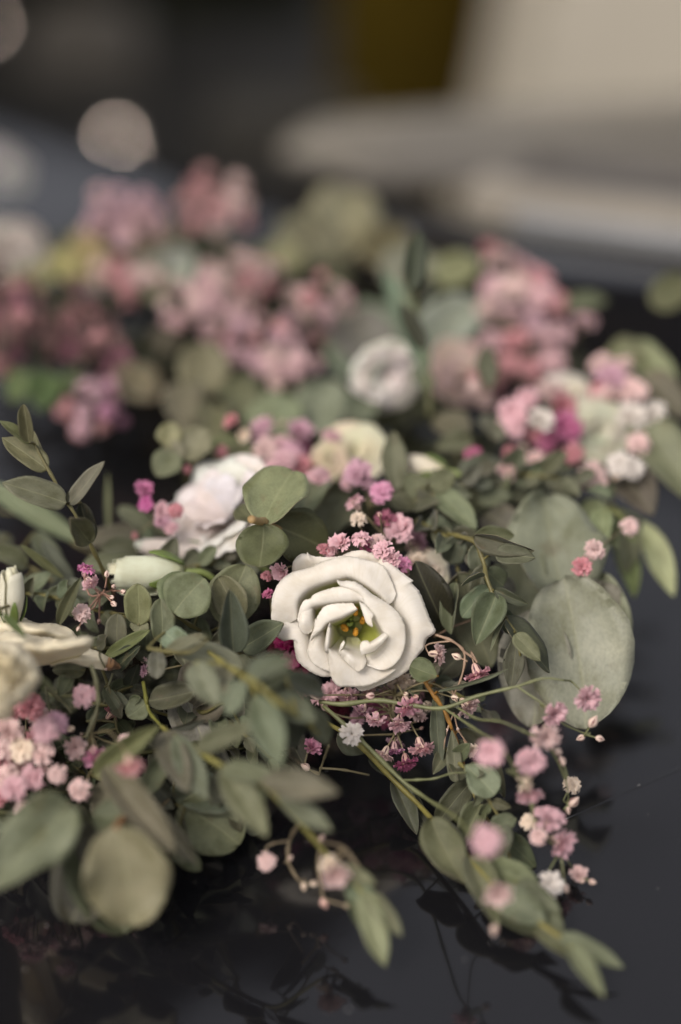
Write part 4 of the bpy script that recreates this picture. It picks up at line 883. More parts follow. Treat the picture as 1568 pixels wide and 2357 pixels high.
sprig('large cupped round leaf nearest the lower edge, pale inside with dark leaf behind', [(290, 1880, -20), (275, 1895, -24), (268, 1905, -26)],
      [(268, 1900, -26, 305, 2135, -28, 205, 'round', 5, -8, (.24, .26, .17)), (240, 1890, -17, 185, 2120, -18, 190, 'round', 2, 10, (.06, .065, .04)), (300, 1890, -20, 215, 1868, -20, 90, 'round', 1, 10, (.12, .13, .085)), (190, 1900, -14, 290, 2145, -16, 190, 'round', 3, 0, (.10, .11, .07))], scol=(.34, .16, .07), r=(.0012, .0010), group=RND)
sprig('wide blurred pale leaf at the lower corner beneath the pink cluster', [(160, 1850, -14), (130, 1870, -20), (90, 1880, -24)],
      [(155, 1855, -22, -30, 2050, -32, 160, 'egg', 5, 0, (.19, .215, .145)), (140, 1860, -8, 210, 1960, -8, 100, 'egg', 1, 0, (.06, .065, .035)), (150, 1850, -10, 60, 1990, -10, 120, 'egg', 1, 0, (.04, .045, .025)), (30, 1860, -8, -20, 1910, -8, 70, 'egg', 0, 0, (.07, .085, .05))], group=RND)
sprig('folded brown-grey curved leaves between the pink cluster and the lichen-spotted leaf', [(225, 1760, -8), (260, 1790, -12), (300, 1830, -14), (350, 1880, -14)],
      [(240, 1765, -16, 398, 1955, -26, 86, 'long', 3, -10, (.16, .155, .125)), (320, 1840, -14, 455, 1990, -18, 60, 'long', 3, 0, (.17, .165, .13)), (215, 1785, -12, 362, 1672, -16, 62, 'long', 3, 10, (.16, .165, .09)), (330, 1830, -10, 382, 1740, -12, 54, 'oval', 0, 0, (.14, .15, .10)), (390, 1840, -8, 340, 1790, -9, 50, 'oval', 1, 0, (.14, .15, .11)), (250, 1800, -10, 225, 1900, -12, 60, 'egg', 1, 0, (.12, .13, .085)), (300, 1800, -6, 400, 1860, -8, 60, 'egg', 0, 0, (.15, .155, .12))], group=RND, scol=(.2, .15, .08))
sprig('tiny crisp leaves growing in the shade beside the blurred pink pompoms', [(235, 1540, 2), (250, 1580, 0), (262, 1620, 0), (270, 1680, 0), (290, 1700, 0)],
      [(241, 1582, 0, 277, 1640, -1, 34, 'oval', 0, 0, (.11, .13, .09)), (266, 1592, 0, 303, 1640, -1, 24, 'oval', 0, 0, (.11, .13, .09)), (255, 1590, 3, 302, 1570, 3, 40, 'egg', 0, 0, (.06, .07, .03)), (295, 1585, 3, 318, 1530, 3, 40, 'egg', 0, 0, (.035, .045, .02)), (262, 1660, 2, 285, 1640, 2, 16, 'egg', 0, 30, (.07, .085, .05)), (225, 1690, 2, 270, 1665, 1, 24, 'egg', 0, 0, (.08, .10, .05)), (270, 1660, 2, 305, 1700, 2, 40, 'egg', 0, 0, (.07, .09, .04)), (305, 1580, 2, 322, 1600, 2, 20, 'egg', 0, 0, DARK), (200, 1660, 4, 260, 1620, 4, 40, 'egg', 0, 0, DARK), (280, 1690, 3, 310, 1660, 3, 26, 'oval', 0, 0, (.06, .08, .04))], group=EUC, r=(.0007, .0004))
sprig('single pale-edged leaf standing between two pink blossoms above the cream rose', [(160, 1470, 4), (145, 1450, 2), (140, 1440, 1)], [(135, 1440, 0, 184, 1330, -3, 34, 'lance', 3, 15, (.12, .14, .085))], r=(.0006, .0005), group=EUC)
sprig('small dark leaf lying across the top of the cream rose', [(20, 1395, -4), (5, 1400, -6), (0, 1410, -8)], [(5, 1412, -10, 62, 1470, -14, 20, 'lance', 0, 0, (.06, .09, .025))], r=(.0006, .0005), group=EUC)
sprig('pale jagged curled leaf just beneath the withered rose tip', [(195, 1540, -2), (190, 1545, -3), (180, 1550, -4)], [(196, 1542, -4, 118, 1540, -4, 50, 'egg', 1, 0, (.13, .155, .095)), (170, 1550, -4, 132, 1600, -5, 42, 'long', 1, 10, (.12, .145, .085))], r=(.0005, .0005), group=EUC)
sprig('dark serrated leaf right beyond the withered rose tip', [(262, 1528, 0), (268, 1530, 0), (272, 1530, 0)], [(268, 1534, 0, 320, 1488, -2, 50, 'egg', 0, 0, (.02, .03, .014))], r=(.0006, .0005), group=EUC)
sprig('yellow-green sepal leaf under the narrow oval leaves', [(235, 1515, 2), (245, 1508, 1), (255, 1500, 1)], [(240, 1512, 0, 345, 1450, -2, 34, 'long', 0, 0, (.13, .15, .06)), (262, 1500, 2, 325, 1475, 0, 20, 'lance', 0, 0, (.07, .10, .025))], r=(.0006, .0005), group=EUC)

# ================================================================== cream rose at the edge of the picture
def traced(label, name, cat, petals, col, cpt, seed=30, group=None, stem=None):
    """petals: rows of (x, y, b)"""
    t = thing(name, label, cat, P(*cpt), group)
    for i, rows in enumerate(petals):
        opts = {}
        if isinstance(rows[0], dict): opts, rows = rows[0], rows[1:]
        data = surf(rows, opts.get('nu', 36), opts.get('nv', 16), lambda q: CAM + ray(q.x, q.y) * (0.797 * (1 + q.z / 228.0)), opts.get('tint'), opts.get('ruf', 3.0), seed + i, .0004, sharp=opts.get('sharp', 1.2))
        petal_obj(t, data, opts.get('col', col))
    if stem:
        a = tube_data(cr([P(*s) for s in stem], 14), .0018, .0014, 8); o = t.location
        link('stem', mk('stem', [v - o for v in a[0]], a[1], [M_STEM]), t, Matrix.Translation(o), (.16, .2, .07))
    return t
CR = (.88, .82, .64)
traced('creamy yellow rose with long curled petals and a withered brown tip', 'rose', 'flower', [
    [[(-30, 1415, 2), (10, 1416, 1), (45, 1418, 0), (88, 1434, 0), (122, 1434, 0), (160, 1446, 0), (180, 1470, 0)], [(-30, 1440, -3), (20, 1440, -3), (60, 1445, -4), (100, 1452, -4), (140, 1460, -3), (178, 1474, -1)], [(-30, 1480, -2), (20, 1485, -2), (70, 1485, -2), (130, 1484, -1), (176, 1480, 0)]],
    [[(-20, 1460, -4), (30, 1452, -5), (75, 1462, -5), (120, 1468, -4), (170, 1480, -2)], [(-20, 1480, -7), (30, 1475, -8), (75, 1482, -8), (120, 1485, -7), (165, 1490, -4)], [(-20, 1510, -5), (60, 1510, -5), (120, 1505, -4), (160, 1500, -3)]],
    [[(40, 1474, -9), (90, 1472, -10), (140, 1470, -11), (190, 1466, -12), (214, 1468, -12), (211, 1490, -11)], [(45, 1490, -12), (95, 1492, -13), (145, 1487, -14), (190, 1482, -14), (208, 1486, -12)], [(60, 1515, -10), (105, 1516, -10), (150, 1508, -10), (185, 1500, -10), (208, 1494, -9)], [(80, 1535, -4), (115, 1530, -4), (150, 1520, -4), (180, 1510, -5), (200, 1500, -6)]],
    [[(112, 1525, -5), (150, 1506, -4), (185, 1495, -3), (212, 1494, -2), (240, 1506, -1), (262, 1520, -1), (278, 1532, -1)], [(118, 1532, -7), (150, 1520, -7), (190, 1512, -6), (225, 1518, -4), (250, 1527, -3), (276, 1536, -2)], [(125, 1530, -6), (160, 1526, -6), (195, 1534, -5), (225, 1540, -4), (248, 1543, -3), (272, 1540, -2)]],
    [dict(col=(.36, .20, .09), ruf=2.5), [(250, 1512, -2), (262, 1518, -3), (272, 1526, -3), (279, 1536, -2)], [(246, 1528, -4), (258, 1534, -5), (266, 1530, -4), (278, 1538, -3)], [(240, 1540, -3), (252, 1544, -4), (262, 1541, -3), (272, 1541, -2)]],
    [[(-30, 1470, -10), (10, 1474, -13), (40, 1478, -15), (62, 1496, -16), (85, 1525, -17), (96, 1562, -17)], [(-30, 1490, -15), (10, 1498, -18), (40, 1510, -20), (60, 1530, -20), (78, 1560, -19), (85, 1580, -18)], [(-30, 1530, -14), (0, 1535, -16), (30, 1550, -17), (50, 1570, -17), (60, 1590, -16)], [(-30, 1560, -8), (0, 1570, -9), (20, 1590, -9), (35, 1605, -9)]],
    [[(96, 1560, -17), (80, 1590, -18), (58, 1612, -18), (35, 1628, -18), (22, 1655, -17), (-30, 1660, -16)], [(80, 1555, -20), (60, 1580, -21), (40, 1600, -21), (15, 1625, -20), (-30, 1635, -19)], [(60, 1540, -18), (40, 1560, -19), (15, 1580, -19), (-30, 1590, -18)], [(30, 1530, -10), (10, 1540, -10), (-10, 1550, -10), (-30, 1560, -10)]],
    [dict(col=(.80, .72, .50)), [(-30, 1492, -17), (-5, 1488, -19), (18, 1496, -20), (38, 1512, -20), (52, 1534, -20), (56, 1560, -20)], [(-30, 1512, -19), (-8, 1508, -22), (12, 1518, -23), (28, 1534, -23), (36, 1556, -22)], [(-30, 1545, -17), (-10, 1540, -19), (6, 1550, -20), (14, 1566, -20), (20, 1590, -20)]],
    [dict(col=(.80, .73, .52)), [(-30, 1530, -22), (-10, 1532, -24), (4, 1545, -24), (10, 1570, -24)], [(-30, 1560, -22), (-14, 1560, -24), (-4, 1575, -24), (2, 1600, -23)], [(-30, 1600, -20), (-18, 1605, -21), (-8, 1615, -21), (0, 1630, -20)]],
], CR, (40, 1550, 0), stem=[(40, 1560, 0), (20, 1640, 6), (-30, 1700, 10)])
rosebud('small creamy bud with green sepals poking up above the cream rose', (28, 1440, -2), (28, 1318, -4), 62, (.78, .74, .60), 5, .25)
rosebud('half-open pale yellow bud pointing sideways toward the upright sprig', (428, 1318, 7), (268, 1318, 6), 100, (.82, .82, .66), 8, .5)
rosebud('long ivory bud lying just above the half-open yellow bud', (530, 1285, 15), (335, 1258, 16), 62, (.78, .77, .68), 9, .3)
bloom('blurred tilted white lisianthus seen sideways behind the cut-stem round leaves', 500, 1160, 15, 145, (-.45, .5, .65), ((5, 1.0, .45), (5, .8, .7), (4, .5, .95)), (.84, .81, .77), seed=43, tint=.1, ruf=2.0, depth_=1.0)
traced('pale drooping petal beneath the half-open yellow bud', 'flower_petal', 'petal', [[[(290, 1345, 12), (330, 1352, 8), (365, 1365, 7), (385, 1392, 8)], [(300, 1325, 14), (340, 1335, 11), (380, 1345, 10), (400, 1370, 11)], [(320, 1310, 18), (360, 1315, 16), (400, 1325, 15), (415, 1350, 16)]]], (.62, .62, .46), (350, 1340, 14))

# ================================================================== pink baby's breath
GY = "pink baby's breath sprigs"
gyp('thick-stalked pale pink spray forking out over the black bonnet, most florets of all', (735, 1615, 0),
    [(1350, 1605, -6, 31, PINK, (.2, -.3, .8)), (1272, 1640, -7, 29, PINK, (.4, -.2, .6)), (1257, 1692, -12, 31, BLUSH, (0, -.5, .8)), (1130, 1732, -22, 32, PINK), (1222, 1752, -14, 33, PINK, (0, -.3, 1)), (1205, 1795, -13, 24, CREAM), (1218, 1822, -12, 29, PINK, (0, -.8, .6)), (1318, 1808, -4, 23, CREAM, (.3, .5, .6)),
     (1262, 1888, -12, 33, PINK), (1215, 1892, -8, 21, CREAM, (-.5, .2, .8)), (1290, 1938, -11, 34, PINK, (.6, -.3, .6)), (1332, 2014, -7, 21, BLUSH, (0, .6, .6)), (1265, 2036, -14, 29, WHITE, (.3, .4, .8)), (1120, 1936, -32, 38, PINK, (0, .2, 1)), (1147, 2052, -28, 31, BLUSH, (0, -.4, .9)), (1240, 1925, -14, 20, BLUSH)],
    [(1365, 1662, -5, 16), (1338, 1698, -4, 11), (1380, 1700, -4, 11), (1285, 1730, -9, 13), (1294, 1752, -8, 13), (1320, 1846, -6, 15), (1308, 1864, -6, 10), (1363, 2030, -7, 10), (1340, 2026, -7, 10), (1138, 2140, -26, 13), (1225, 1830, -12, 14), (1302, 2044, -13, 11)],
    extra=[[(735, 1615, 0), (790, 1621, -1), (870, 1612, -1), (950, 1624, -2), (1020, 1630, -3), (1100, 1602, -4), (1190, 1580, -5), (1250, 1562, -6), (1300, 1566, -6)],
           [(745, 1625, 0), (790, 1665, -2), (850, 1722, -3), (925, 1796, -4), (985, 1840, -7), (1050, 1882, -16), (1090, 1930, -22), (1120, 2000, -25)],
           [(925, 1796, -4), (960, 1795, -5), (1000, 1792, -5), (1040, 1780, -6), (1075, 1778, -6)],
           [(1022, 1630, -3), (1100, 1682, -8), (1150, 1715, -14), (1190, 1780, -14), (1222, 1850, -12)],
           [(1055, 1630, -4), (1100, 1655, -7), (1150, 1660, -10), (1200, 1680, -11)], [(1190, 1580, -5), (1235, 1610, -6), (1262, 1630, -7)], [(1200, 1680, -11), (1260, 1715, -10), (1300, 1790, -8), (1310, 1850, -6)],
           [(1222, 1850, -12), (1240, 1910, -12), (1290, 1960, -11), (1320, 2000, -8)], [(1262, 1640, -6), (1300, 1668, -5), (1350, 1690, -4)]], mainr=(.00085, .00038), scol=(.16, .17, .075))
gyp('tight bunch of crisp pink florets hanging directly below the sharp white bloom', (900, 1580, 8),
    [(865, 1655, 0, 25, PINK, (-.1, -.8, .5)), (920, 1662, 0, 25, PINK, (0, -.8, .5)), (938, 1622, -1, 30, (.72, .42, .48), (.3, -.7, .5)), (835, 1632, 2, 25, LILAC, (-.1, -.8, .2)), (800, 1600, 2, 28, PINK, (0, -.7, .3)), (762, 1592, 3, 28, PINK, (0, -.3, .6)), (908, 1722, 1, 20, (.6, .32, .45), (0, -1, .2)), (886, 1732, 0, 22, BLUSH, (-.4, -.8, .3)), (935, 1752, 0, 25, HOT, (.2, -.9, .4)), (968, 1716, -1, 27, (.74, .46, .48), (.2, -.8, .3)), (912, 1708, 3, 19, LILAC, (-.3, -.5, .3)), (925, 1562, 4, 30, CREAM, (0, -.6, .4)), (810, 1690, -3, 24, WHITE, (0, .3, .9)), (880, 1618, 8, 28, HOT, (0, 0, 1)), (780, 1630, 8, 30, WINE, (0, 0, 1)), (1074, 1622, -1, 27, BLUSH, (.5, -.5, .4)), (985, 1626, 3, 14, CREAM), (745, 1618, 4, 24, PINK), (850, 1595, 5, 24, BLUSH), (890, 1598, 6, 24, LILAC), (960, 1590, 6, 22, PINK), (825, 1655, 6, 22, LILAC), (960, 1650, 3, 20, BLUSH), (700, 1590, 7, 22, ROSEP), (885, 1660, 7, 22, HOT)],
    [(728, 1600, -1, 17, BLUSH), (853, 1602, -1, 13, PINK), (958, 1605, 0, 10, ROSEP), (1046, 1605, 0, 10, CREAM), (935, 1598, 0, 9, CREAM), (970, 1676, 4, 6, ROSEP)],
    hub=[(910, 1600, 4), (905, 1640, 4), (915, 1690, 3)])
gyp('three crisp pink florets and a striped bud to the side of the hanging round leaf', (1000, 1465, 4),
    [(1004, 1505, 0, 24, BLUSH, (.8, 0, .3)), (1098, 1546, 0, 27, (.70, .40, .44), (.3, -.8, .2)), (1082, 1726, -1, 18, CREAM, (.3, -.4, .6)), (1120, 1415, 6, 14, HOT), (1070, 1398, 12, 16, HOT)],
    [(1052, 1511, 0, 12, CREAM), (1048, 1606, 0, 10, CREAM), (1029, 1680, 0, 5, BLUSH), (1054, 1678, 0, 5, BLUSH)],
    extra=[[(1000, 1460, 1), (1040, 1475, 0), (1065, 1495, 0), (1070, 1520, 0), (1062, 1560, 0), (1045, 1600, 0)], [(1068, 1500, 0), (1090, 1515, 0), (1098, 1525, 0)], [(1045, 1640, 0), (1035, 1665, 0), (1025, 1700, 0), (1020, 1740, 0)], [(1045, 1640, 0), (1055, 1680, 0), (1075, 1710, 0)]], mainr=(.0006, .0003), scol=(.30, .20, .13))
gyp('magenta florets squeezed into the dark hollow between pointed leaf and white bloom', (690, 1560, 12),
    [(650, 1475, 4, 24, (.42, .07, .17)), (675, 1500, 6, 26, (.22, .02, .07)), (668, 1520, 4, 24, (.50, .14, .26)), (690, 1530, 6, 26, (.30, .04, .10)), (640, 1495, 8, 24, WINE), (700, 1545, 8, 20, WINE), (618, 1370, 1, 14, HOT), (335, 1545, 2, 14, LILAC), (333, 1520, 3, 8, BLUSH)],
    [], hub=[(670, 1540, 10), (650, 1510, 8)])
gyp('small crisp pink floret and bud on black ground beside the dried leaves', (750, 1780, 4),
    [(716, 1722, 2, 22, (.68, .35, .45), (.4, .5, .5))], [(704, 1766, 1, 13, BLUSH)], extra=[[(735, 1768, 2), (790, 1772, 2), (850, 1784, 3)], [(757, 1716, -6), (745, 1750, -2), (735, 1780, 0)]], mainr=(.0005, .0004))
gyp('crisp pink florets with dark stripes crowding over the top edge of the sharp bloom', (860, 1330, 14),
    [(745, 1264, 3, 18, ROSEP), (785, 1252, 2, 24, PINK), (768, 1268, 3, 20, PINK), (832, 1240, 2, 25, PINK, (0, .6, .3)), (872, 1248, 3, 22, BLUSH), (882, 1266, 1, 24, PINK), (903, 1285, 1, 22, PINK), (925, 1300, 3, 24, (.74, .36, .50)), (920, 1222, 8, 34, PINK, (-.2, .5, .8)), (955, 1252, 12, 30, LILAC), (938, 1312, 8, 26, BLUSH), (890, 1200, 8, 26, (.30, .12, .16)), (825, 1195, 5, 21, CREAM, (0, .5, .7)), (818, 1158, 8, 25, PINK), (962, 1290, 8, 20, CREAM), (650, 1314, 1, 23, PINK, (-.4, -.3, .6)), (615, 1326, 2, 15, ROSEP), (850, 1262, 4, 20, HOT)],
    [(874, 1185, 3, 9, HOT), (700, 1300, 3, 9, ROSEP)], hub=[(850, 1290, 8), (880, 1270, 7), (900, 1240, 8)])
gyp('blurred pink florets in a loose bunch above the cut-stem round leaves', (700, 1130, 34),
    [(605, 990, 26, 28, LILAC), (690, 995, 24, 28, LILAC), (535, 970, 22, 17, ROSEP), (560, 1002, 22, 15, CREAM), (510, 1040, 20, 16, ROSEP), (430, 1080, 18, 10, ROSEP), (612, 1036, 22, 26, BLUSH), (655, 1058, 20, 32, PINK), (672, 1042, 24, 30, LILAC), (618, 1076, 20, 18, PINK), (640, 1030, 26, 28, PINK), (765, 1008, 24, 26, PINK), (735, 1104, 16, 33, PINK), (690, 1075, 22, 26, ROSEP), (700, 1040, 26, 24, (.45, .2, .3)), (758, 1028, 26, 20, CREAM)],
    [(650, 975, 26, 9)], hub=[(680, 1090, 28), (660, 1060, 28), (620, 1020, 28)])
gyp('blurred mauve florets in a short chain running down to the striped florets', (860, 1200, 20),
    [(826, 1092, 14, 34, LILAC), (878, 1135, 10, 26, (.70, .38, .50)), (845, 1110, 14, 20, LILAC), (800, 1110, 16, 20, PINK)], [], hub=[(850, 1160, 16), (845, 1130, 16)])
gyp('hot pink blurred florets on the dark gap beside the tilted white lisianthus', (400, 1260, 22),
    [(330, 1128, 12, 22, (.58, .25, .38)), (338, 1158, 12, 18, (.52, .18, .34)), (372, 1178, 12, 20, PINK), (405, 1174, 10, 19, ROSEP), (374, 1202, 12, 18, LILAC), (396, 1216, 12, 17, PINK), (312, 1232, 16, 8, ROSEP)], [], hub=[(385, 1225, 16), (370, 1190, 16)])
gyp('two crisp pink florets beside the stem foot of the upright sprig', (265, 1380, 8),
    [(198, 1312, 2, 22, (.70, .30, .48)), (210, 1340, 1, 20, PINK, (.5, -.5, .3)), (188, 1410, 0, 23, BLUSH, (0, .2, .7)), (206, 1345, 3, 16, PINK)],
    [(246, 1322, 1, 9, BLUSH), (262, 1350, 1, 8, BLUSH), (284, 1362, 0, 9, BLUSH), (258, 1375, 0, 8, BLUSH), (180, 1447, 0, 7, BLUSH), (228, 1430, 3, 7, ROSEP), (262, 1390, 0, 10, BLUSH)], hub=[(258, 1360, 3), (230, 1370, 2)], mainr=(.0005, .0003), scol=(.30, .17, .12))
gyp('dense pale pink pompom cluster beneath the cream rose', (60, 1850, 14),
    [(70, 1628, -8, 30, ROSEP), (105, 1680, -14, 34, PINK, (.2, .4, .9)), (132, 1662, -12, 30, LILAC), (20, 1685, -12, 30, BLUSH), (52, 1722, -12, 28, CREAM), (100, 1738, -12, 27, BLUSH), (8, 1725, -10, 28, BLUSH), (12, 1790, -12, 30, BLUSH), (78, 1790, -12, 28, PINK), (132, 1782, -12, 25, BLUSH), (35, 1818, -14, 30, PINK), (60, 1865, -14, 28, BLUSH), (115, 1858, -14, 20, BLUSH), (-5, 1830, -12, 28, ROSEP), (45, 1765, -9, 26, BLUSH), (80, 1700, -6, 26, ROSEP), (-5, 1655, -9, 30, BLUSH), (30, 1640, -6, 24, ROSEP), (90, 1650, -6, 26, BLUSH), (60, 1750, -6, 24, BLUSH), (5, 1755, -8, 26, ROSEP), (105, 1765, -6, 20, BLUSH)],
    [(164, 1678, -8, 11, CREAM)], hub=[(60, 1810, 0), (60, 1760, 0), (60, 1700, 0)])
gyp('four separate blurred pink pompoms trailing off the dense pale cluster', (160, 1850, 10),
    [(193, 1603, -8, 30, PINK, (-.2, 0, 1)), (172, 1720, -8, 25, BLUSH), (218, 1735, -10, 29, (.70, .38, .50), (.2, -.6, .6)), (183, 1820, -12, 30, BLUSH), (298, 1758, -24, 29, (.80, .48, .48), (.2, -.8, .6)), (290, 1708, -10, 22, BLUSH), (254, 1645, 0, 18, ROSEP)],
    [(188, 1690, -6, 5)], hub=[(180, 1790, 0), (200, 1740, -2), (210, 1690, -4), (225, 1640, -4)])
gyp('thin crossing stalks rising between cream rose and pompoms', (230, 1500, -6), [], [(244, 1540, -4, 5)],
    extra=[[(210, 1530, -9), (222, 1570, -9), (225, 1625, -8), (205, 1680, -8), (198, 1700, -8)], [(105, 1580, -6), (150, 1620, -5), (165, 1640, -5)], [(105, 1580, -6), (115, 1640, -6)], [(260, 1550, 0), (246, 1590, 0), (240, 1620, 0)]], mainr=(.0008, .0006), scol=(.15, .15, .08))
gyp('single blushing floret with looped twigs beside the arching blurred sprig', (700, 1880, -14),
    [(614, 1982, -14, 24, BLUSH, (-.1, .3, .8)), (772, 2008, -24, 32, BLUSH, (.1, -.5, .7)), (758, 1990, -22, 22, CREAM)],
    [(700, 2040, -16, 10, CREAM), (722, 2034, -16, 10, CREAM), (747, 2078, -17, 14, ROSEP), (798, 2085, -20, 9, OLIVE), (668, 1975, -14, 8), (740, 1930, -16, 10), (775, 2000, -20, 8)],
    extra=[[(700, 1880, -16), (668, 1930, -14), (664, 1980, -14), (680, 2015, -14), (700, 2038, -16)], [(700, 1905, -18), (735, 1940, -16), (732, 1990, -16), (745, 2070, -17)], [(720, 1935, -18), (790, 1950, -20), (830, 2000, -22)], [(668, 1935, -14), (620, 1945, -14), (608, 1970, -14)]], mainr=(.0006, .0004), scol=(.22, .17, .10))
# blurred bunches farther back
gyp('tall blurred pink plume above the huge pale leaves', (1210, 960, 50),
    [(1195 + rnd.gauss(0, 1) * 0 + dx, yy, b, r * .82, tuple(v * .8 + g_ * .15 for v, g_ in zip(c, (.45, .42, .36)))) for dx, yy, b, r, c in ((-45, 600, 50, 40, BLUSH), (0, 622, 48, 42, PINK), (45, 640, 48, 40, ROSEP), (-60, 660, 48, 40, PINK), (-10, 670, 46, 44, BLUSH), (50, 690, 46, 42, PINK), (-70, 720, 46, 40, BLUSH), (-20, 730, 44, 42, PINK), (35, 745, 44, 38, LILAC), (85, 700, 46, 34, ROSEP), (-60, 785, 44, 40, PINK), (-5, 790, 42, 42, ROSEP), (55, 790, 42, 42, PINK), (95, 770, 44, 34, PINK), (-30, 845, 42, 36, ROSEP), (30, 850, 42, 40, ROSEP), (80, 840, 42, 36, PINK), (150, 742, 42, 30, PINK), (-70, 575, 50, 24, ROSEP), (105, 880, 38, 34, ROSEP))], [], hub=[(1210, 880, 52), (1200, 800, 54), (1195, 720, 56)])
gyp('blurred pink and ivory bunch below the tall pink plume', (1290, 1120, 36),
    [(1182, 950, 26, 36, PINK), (1190, 985, 26, 24, PINK), (1212, 920, 30, 26, PINK), (1243, 970, 24, 30, WHITE), (1230, 1000, 28, 24, ROSEP), (1290, 940, 28, 34, ROSEP), (1300, 985, 26, 38, (.55, .22, .34)), (1260, 1015, 28, 30, (.5, .2, .3)), (1320, 1045, 24, 26, ROSEP), (1335, 965, 30, 28, LILAC), (1270, 905, 34, 32, BLUSH), (1090, 1046, 22, 23, HOT), (1168, 1082, 20, 23, BLUSH), (1175, 1040, 28, 16, ROSEP), (1230, 1060, 26, 22, BLUSH)],
    [(1205, 1030, 26, 12)], hub=[(1260, 1080, 34), (1250, 1030, 34), (1240, 990, 34)])
gyp('blurred pale florets standing at the outer end of the garland, whitest ones', (1400, 1180, 34),
    [(1385, 840, 32, 28, BLUSH), (1435, 838, 32, 24, BLUSH), (1408, 872, 30, 32, LILAC), (1455, 900, 30, 30, BLUSH), (1400, 920, 30, 30, BLUSH), (1500, 955, 26, 30, WHITE), (1452, 962, 26, 34, WHITE), (1470, 1022, 24, 27, BLUSH), (1428, 1068, 20, 30, WHITE), (1458, 1076, 20, 30, WHITE), (1362, 1098, 20, 31, BLUSH), (1380, 900, 32, 26, ROSEP)],
    [(1418, 1100, 20, 10, CREAM)], hub=[(1410, 1120, 32), (1420, 1040, 34), (1425, 950, 36)])
gyp('three small blurred pink balls dangling before the yellow-green pods', (1400, 1160, 24), [(1450, 1212, 14, 23, BLUSH), (1370, 1266, 7, 23, BLUSH), (1340, 1306, 6, 23, ROSEP)], [], hub=[(1410, 1220, 20)])
cl = [('far blurred pink bunch, highest of the garland beside the white blossoms', 290, 500, 60, 70, 50, 14, 36, [PINK, LILAC, PINK]),
      ('far blurred dusty pink bunch between pink bunch and round olive leaf', 500, 470, 60, 75, 60, 12, 34, [BLUSH, ROSEP, (.5, .28, .28)]),
      ('blurred wine-red bunch in the shaded far flank of the garland', 130, 740, 52, 110, 60, 16, 32, [WINE, (.18, .05, .07), ROSEP]),  # reds of this bunch and the next dimmed for the flank's shade
      ('blurred magenta-edged bunch cut by the picture edge', 5, 740, 52, 50, 110, 12, 34, [(.26, .07, .15), ROSEP, WINE]),
      ('blurred light pink bunch in the middle of the far garland', 465, 705, 52, 80, 55, 15, 34, [PINK, BLUSH, PINK]),
      ('blurred salmon bunch above the middle light pink bunch', 560, 640, 56, 70, 45, 9, 32, [BLUSH, ROSEP]),
      ('blurred rose-pink bunch stepping down toward the large sage leaves', 610, 785, 48, 90, 50, 14, 30, [PINK, LILAC, ROSEP]),
      ('blurred mixed pink bunch touching the large sage leaves', 730, 705, 50, 60, 60, 9, 32, [PINK, BLUSH, ROSEP]),
      ('blurred deep pink bunch drooping over the dark gap', 215, 940, 44, 60, 55, 12, 32, [LILAC, (.42, .18, .30), ROSEP]),
      ('blurred dark pink bunch above the yellowish far rose', 220, 800, 50, 55, 45, 9, 30, [ROSEP, HOT, WINE]),
      ('blurred pale mauve bunch lower in the far garland near the yellowish rose', 665, 840, 44, 50, 40, 9, 30, [PINK, BLUSH]),
      ('far blurred coral bunch under the highest pink bunch', 290, 640, 56, 60, 40, 9, 32, [ROSEP, BLUSH, (.55, .3, .22)]),
      ('blurred blush bunch around the pale blossom behind the twin tall leaves', 1090, 880, 40, 70, 60, 9, 32, [BLUSH, ROSEP, BLUSH])]
for L, x, y, b, rx, ry, n, r, cs in cl:
    cs = [tuple(v * .68 + g_ * .25 for v, g_ in zip(c, (.42, .36, .31))) for c in cs]
    cluster(L, x, y, b, rx, ry, n, r, cs, dz=20)

# ================================================================== blurred blooms and leaves of the far garland
bloom('blurred white blossom farthest away at the picture edge, biggest of the pair', 20, 560, 66, 95, (.2, .6, .7), col=(.52, .46, .41), seed=11, tint=.1, ruf=1.5)
bloom('blurred white blossom standing above the biggest far white one', 0, 380, 86, 80, (.4, .4, .7), col=(.44, .42, .41), seed=12, tint=0, ruf=1.5)
bloom('blurred sage-white blossom between the far pink bunches', 375, 605, 60, 75, (0, .6, .8), col=(.56, .60, .50), seed=13, tint=.2)
bloom('blurred yellowish-cream rose above the drooping deep pink bunch', 322, 872, 56, 58, (.4, .5, .6), col=(.66, .58, .40), seed=14, tint=.3, ruf=2.2, name='rose')
bloom('blurred blush blossom behind the twin tall leaves', 1060, 850, 42, 88, (.2, .4, .8), col=(.78, .62, .54), seed=15, tint=.2)
bloom('blurred cream rose with greenish crown in the middle of the garland', 815, 1035, 24, 82, (0, .4, .8), col=(.78, .74, .56), seed=16, tint=.5, name='rose')
bloom('small blurred cream rose leaning on the greenish-crowned rose', 755, 1060, 22, 48, (-.3, .1, .9), col=(.66, .58, .42), seed=17, tint=.3, name='rose')
bloom('blurred ivory blossom in the bunch below the tall pink plume', 1310, 895, 34, 62, (.1, .6, .7), col=(.76, .72, .62), seed=18, tint=.3)
bloom('blurred large ivory-green blossom among the whitest florets', 1385, 990, 28, 80, (.2, .2, .9), col=(.66, .66, .54), seed=19, tint=.3)
bloom('pale cream blossom mostly hidden behind the sharp white bloom', 985, 1310, 10, 60, (.3, .4, .8), col=(.74, .68, .56), seed=20, tint=.2)
rosebud('blurred ivory bud lying sideways above the leafy drooping spray', (1030, 1085, 18), (935, 1068, 20), 60, (.80, .77, .64), 21, .3)
rosebud('blurred pale bud peeping between the leaves below the sideways ivory bud', (1060, 1360, 8), (1100, 1342, 8), 26, (.66, .60, .50), 22, .3)
